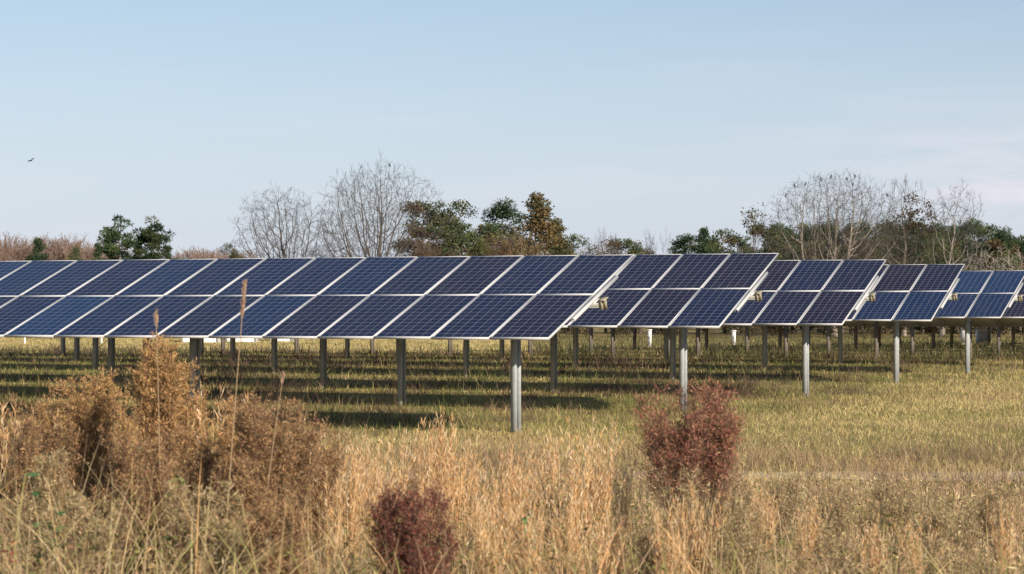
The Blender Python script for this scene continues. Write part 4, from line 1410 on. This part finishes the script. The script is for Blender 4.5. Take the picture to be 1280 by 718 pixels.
FEN = [(0.49, 0.30, 0.125), (0.41, 0.245, 0.105), (0.56, 0.36, 0.165), (0.31, 0.18, 0.085)]
FENB = [(0.37, 0.23, 0.115), (0.30, 0.18, 0.092), (0.44, 0.285, 0.145), (0.22, 0.13, 0.072)]
GY = [(0.48, 0.36, 0.20), (0.39, 0.29, 0.155), (0.57, 0.45, 0.27), (0.29, 0.21, 0.115), (0.27, 0.235, 0.105)]
REDP = [(0.34, 0.13, 0.095), (0.40, 0.17, 0.12), (0.26, 0.10, 0.075), (0.44, 0.26, 0.15), (0.34, 0.20, 0.115), (0.22, 0.12, 0.08)]
REDD = [(0.20, 0.058, 0.046), (0.24, 0.08, 0.06), (0.15, 0.05, 0.04), (0.30, 0.18, 0.12), (0.22, 0.12, 0.08)]


def plant(name, X, Y, meshes, label, cat="weed", group=None, rz=0.0, s=1.0):
    r_ = empty(name, (X, Y, 0.0), rz)
    r_.scale = (s, s, s)
    tag(r_, label, cat, group)
    link("stalks", meshes[0], r_); link("plumes", meshes[1], r_)
    return r_


def plume_px(name, px, Y, top, wpx, label, pal, seed, group=None, **kw):
    X, Z = at(px, Y, top)
    return plant(name, X, Y, plume_plant(seed, Z, wpx * Y / F_PX, pal=pal, **kw), label, "shrub" if "shrub" in name else "weed", group)


SC = (0.16, 0.10, 0.07)
plume_px("red_shrub", 858, 16.5, 480, 172, "round headed reddish shrub in front of the second row's end post", REDP, 3, stems=36, stem_col=(0.12, 0.08, 0.06), bare=0.52, nbr=34, nfl=20, br_len=0.21, fl=(0.012, 0.045), ell=False, hmin=0.76, rise=1.05, droop=0.22, fw=(0.0025, 0.0075))
plume_px("red_shrub", 518, 13.6, 606, 128, "dark wine red bush at the bottom, left of centre", REDD, 4, stems=26, stem_col=(0.10, 0.065, 0.05), bare=0.30, nbr=36, nfl=22, br_len=0.16, fl=(0.014, 0.04), ell=False, hmin=0.70, rise=1.0, droop=0.25)
FG = "brown feathery weeds on the left"
KF = dict(stem_col=SC, nfl=24, rise=1.5, ell=False, hmin=0.55)
plume_px("feathery_weed", 203, 17.0, 424, 92, "tallest rust brown feathery weed, its top touching the nearest row's lower edge", FEN, 5, FG, stems=26, bare=0.28, nbr=52, br_len=0.25, droop=0.45, **{**KF, 'hmin': 0.80})
plume_px("feathery_weed", 122, 18.0, 468, 96, "rust brown feathery weed just left of the tallest one", FEN, 6, FG, stems=22, bare=0.22, nbr=46, br_len=0.24, droop=0.4, **{**KF, 'hmin': 0.75})
plume_px("feathery_weed", 75, 18.6, 476, 90, "rust brown feathery weed, leftmost of the upright ones", FEN, 16, FG, stems=16, bare=0.22, nbr=44, br_len=0.24, droop=0.4, **KF)
plume_px("feathery_weed", 345, 15.5, 502, 136, "broad dark brown feathery bush left of the orange grass", FENB, 7, FG, stems=34, bare=0.22, nbr=50, br_len=0.24, droop=0.2, **{**KF, 'hmin': 0.72})
plume_px("feathery_weed", 285, 16.5, 500, 96, "feathery weed between the tallest one and the broad dark bush", FEN, 8, FG, stems=18, bare=0.22, nbr=44, br_len=0.22, **KF)
plume_px("feathery_weed", 236, 16.0, 512, 90, "feathery weed at the tallest one's right foot", FENB, 18, FG, stems=16, bare=0.2, nbr=42, br_len=0.22, **KF)
plume_px("feathery_weed", 160, 15.6, 520, 100, "lower feathery weed in front of the tallest one", FENB, 9, FG, stems=18, bare=0.2, nbr=44, br_len=0.22, **KF)
for k, (px, Y, top, wp, pl, lb) in enumerate([
        (14, 19.5, 500, 90, FENB, "feathery weed cut by the left frame edge"), (176, 19.0, 492, 80, FEN, "feathery weed filling the gap left of the tallest one"),
        (236, 19.5, 478, 70, FEN, "slim feathery weed just right of the tallest one"), (305, 19.0, 490, 80, FENB, "feathery weed behind the broad dark bush's left side"),
        (392, 18.0, 528, 80, FENB, "feathery weed behind the broad dark bush's right side"), (60, 17.0, 522, 110, FENB, "feathery weed below the two leftmost upright ones"),
        (205, 14.6, 556, 110, FENB, "feathery weed at the foot of the tallest one"), (312, 14.4, 566, 100, FENB, "feathery weed at the foot of the broad dark bush, on its left")]):
    plume_px("feathery_weed", px, Y, top, wp, lb, pl, 130 + k, FG, stems=16, bare=0.18, nbr=42, br_len=0.22, droop=0.35, **KF)
plume_px("feathery_weed", 35, 15.2, 560, 110, "low feathery weed near the left frame edge", GY, 10, FG, stems=18, bare=0.2, nbr=36, br_len=0.20, **KF)
plume_px("feathery_weed", 250, 13.6, 592, 130, "low brown weed tangle below the broad dark bush", GY, 12, FG, stems=20, bare=0.2, nbr=38, br_len=0.20, **KF)
plume_px("feathery_weed", 110, 13.4, 610, 130, "low brown weed tangle in the lower left", GY, 22, FG, stems=18, bare=0.2, nbr=36, br_len=0.20, **KF)
plume_px("feathery_weed", 360, 13.2, 612, 120, "low brown weed tangle at the broad dark bush's foot", FENB, 23, FG, stems=18, bare=0.2, nbr=38, br_len=0.20, **KF)
RW = "grey brown weeds on the lower right"
for k, (px, Y, top, wp, lb) in enumerate([
        (905, 18.5, 565, 80, "grey brown weed at the red shrub's right foot"), (852, 16.0, 578, 70, "grey brown weed hiding the red shrub's stalks"), (985, 20.0, 580, 90, "grey brown weed below the third row's end post"),
        (1045, 19.0, 592, 90, "grey brown weed left of the lower right green patch"), (1110, 20.5, 596, 90, "grey brown weed just below the pale track's left end"),
        (1180, 18.5, 618, 100, "grey brown weed in front of the pale track"), (1240, 20.0, 606, 80, "grey brown weed near the right frame edge"),
        (930, 15.5, 630, 100, "front grey brown weed below the red shrub's right side"), (1060, 15.0, 655, 110, "front grey brown weed in the lower right middle"),
        (1195, 14.5, 668, 110, "front grey brown weed in the lower right corner"), (820, 15.5, 620, 80, "brown weed in front of the red shrub's stalks"),
        (690, 19.5, 585, 60, "dark stalky weed among the orange grass")]):
    plume_px("grey_weed", px, Y, top, wp, lb, GY, 60 + k, RW, stems=14, stem_col=(0.24, 0.175, 0.11), bare=0.25, nbr=20, nfl=11, br_len=0.15, droop=0.2, ell=False, hmin=0.55, rise=1.3)


# tall dry canes with a narrow seed head
def cane(px_top, top, px_base, Y, label, head=0.36):
    X1, Z1 = at(px_top, Y, top); X0 = at(px_base, Y)
    r_ = empty("dry_cane", (X0, Y, 0.0)); tag(r_, label, "cane", "tall dry canes before the nearest row")
    n = 12; ts = np.linspace(0, 1, n + 1)
    path = np.stack([(X1 - X0) * ts ** 1.35, 0.02 * np.sin(ts * 3), Z1 * ts - 0.02 * (1 - ts)], 1)
    mb = MB(); rr = 0.0052 * (1 - 0.6 * ts)
    prisms(mb, path[:-1], path[1:], rr[:-1], rr[1:], 6, (0.42, 0.30, 0.18))
    link("stalk", mb.mesh("stalk", [M_DRY]), r_)
    m = int(420 * head / 0.20)
    t = 1 - head / Z1 * npr.random(m)
    P = np.stack([np.interp(t, ts, path[:, c]) for c in range(3)], 1) + npr.normal(0, 0.004, (m, 3))
    d = npr.normal(0, 0.16, (m, 3)) + np.array([(X1 - X0) * 0.5, 0, Z1]) / Z1
    mb = MB(); flecks(mb, P, d, npr.uniform(0.02, 0.05, m), npr.uniform(0.003, 0.006, m), pick([(0.42, 0.29, 0.20), (0.36, 0.24, 0.17), (0.50, 0.36, 0.26)], m, 0.15))
    link("seed_head", mb.mesh("seed_head", [M_DRY]), r_)


cane(306, 356, 276, 14.0, "tall dry cane leaning right across the nearest row's panels", 0.20)
cane(195, 394, 203, 14.5, "shorter dry cane rising out of the tallest feathery weed", 0.08)
cane(354, 470, 318, 15.0, "short pale cane leaning right above the broad dark bush", 0.05)


# long pale arching leaves at lower left
def arching(px, Y, top, label, seed, n=16, lean_to=1):
    rg = np.random.default_rng(seed)
    X, Z = at(px, Y, top)
    r_ = empty("arching_grass", (X, Y, 0.0)); tag(r_, label, "grass clump", "pale arching grasses at lower left")
    mb = MB()
    base = rg.normal(0, 0.05, (n, 3)); base[:, 2] = -0.01
    yaw = np.where(rg.random(n) < 0.7, 0.0 if lean_to > 0 else np.pi, np.pi if lean_to > 0 else 0.0) + rg.normal(0, 0.5, n)
    blades(mb, base, yaw, Z * rg.uniform(0.8, 1.15, n), rg.uniform(0.35, 0.95, n), rg.uniform(0.007, 0.013, n), pick(STRAW + [(0.42, 0.40, 0.16), (0.36, 0.36, 0.15)], n, 0.1), segs=7, curve=1.7)
    link("leaf_blades", mb.mesh("leaf_blades", [M_DRY]), r_)


arching(150, 11.6, 590, "pale arching grass in front of the lower feathery weed", 1, 20)
arching(215, 11.2, 630, "pale arching grass right of the first, at the bottom left", 2, 18)
arching(80, 11.3, 640, "pale arching grass in the lower left corner", 3, 18)
arching(300, 11.6, 640, "pale arching grass below the broad dark bush", 5, 14)
arching(110, 15.2, 520, "pale arching grass before the left feathery weeds", 8, 12, -1)
arching(1215, 12.4, 640, "green yellow arching grass near the lower right corner", 6, 20, -1)


# broad green leaves
def leafy_weed(px, Y, top, label, seed, n=14, pal=GREEN, size=(0.05, 0.10)):
    rg = np.random.default_rng(seed)
    X, Z = at(px, Y, top)
    r_ = empty("leafy_weed", (X, Y, 0.0)); tag(r_, label, "weed", "green leafy weeds in the dry grass")
    ts = np.linspace(0, 1, 6)
    path = np.stack([0.04 * np.sin(ts * 4 + seed), 0.03 * ts, Z * ts - 0.02], 1)
    mb = MB(); prisms(mb, path[:-1], path[1:], 0.006 * (1 - 0.7 * ts[:-1]), 0.006 * (1 - 0.7 * ts[1:]), 5, (0.16, 0.14, 0.07))
    link("stem", mb.mesh("stem", [M_DRY]), r_)
    t = rg.uniform(0.35, 1, n)
    P = np.stack([np.interp(t, ts, path[:, c]) for c in range(3)], 1)
    d = rg.normal(size=(n, 3)); d[:, 2] *= 0.5
    ln = rg.uniform(*size, n)
    mb = MB(); flecks(mb, P, d, ln, ln * 0.45, pick(pal, n, 0.15))
    link("leaves", mb.mesh("leaves", [M_DRY]), r_)


G2 = [(0.07, 0.13, 0.05), (0.10, 0.16, 0.06), (0.13, 0.17, 0.07)]
leafy_weed(58, 13.5, 580, "green leafy weed left of the lower feathery weed", 1, 16, G2)
leafy_weed(74, 13.2, 612, "green leafy weed just below another one on the left", 2, 14, G2)
leafy_weed(175, 15.0, 552, "green leafy weed in front of the tallest feathery weed's foot", 3, 26, G2, (0.04, 0.08))
leafy_weed(215, 14.2, 590, "olive leafy weed below the tallest feathery weed", 4, 30, G2 + OLIVE, (0.04, 0.08))
leafy_weed(655, 15.0, 640, "green leafy weed between orange clumps below the end post", 5, 34, G2, (0.03, 0.07))
leafy_weed(1110, 15.0, 640, "green leafy weed in the lower right", 6, 26, G2 + OLIVE, (0.03, 0.07))
leafy_weed(440, 14.5, 640, "olive leafy weed left of the dark red bush", 7, 34, OLIVE, (0.03, 0.06))
leafy_weed(18, 12.6, 670, "small red leaved weed in the lower left corner", 8, 26, [(0.22, 0.035, 0.03), (0.16, 0.03, 0.028)], (0.03, 0.06))
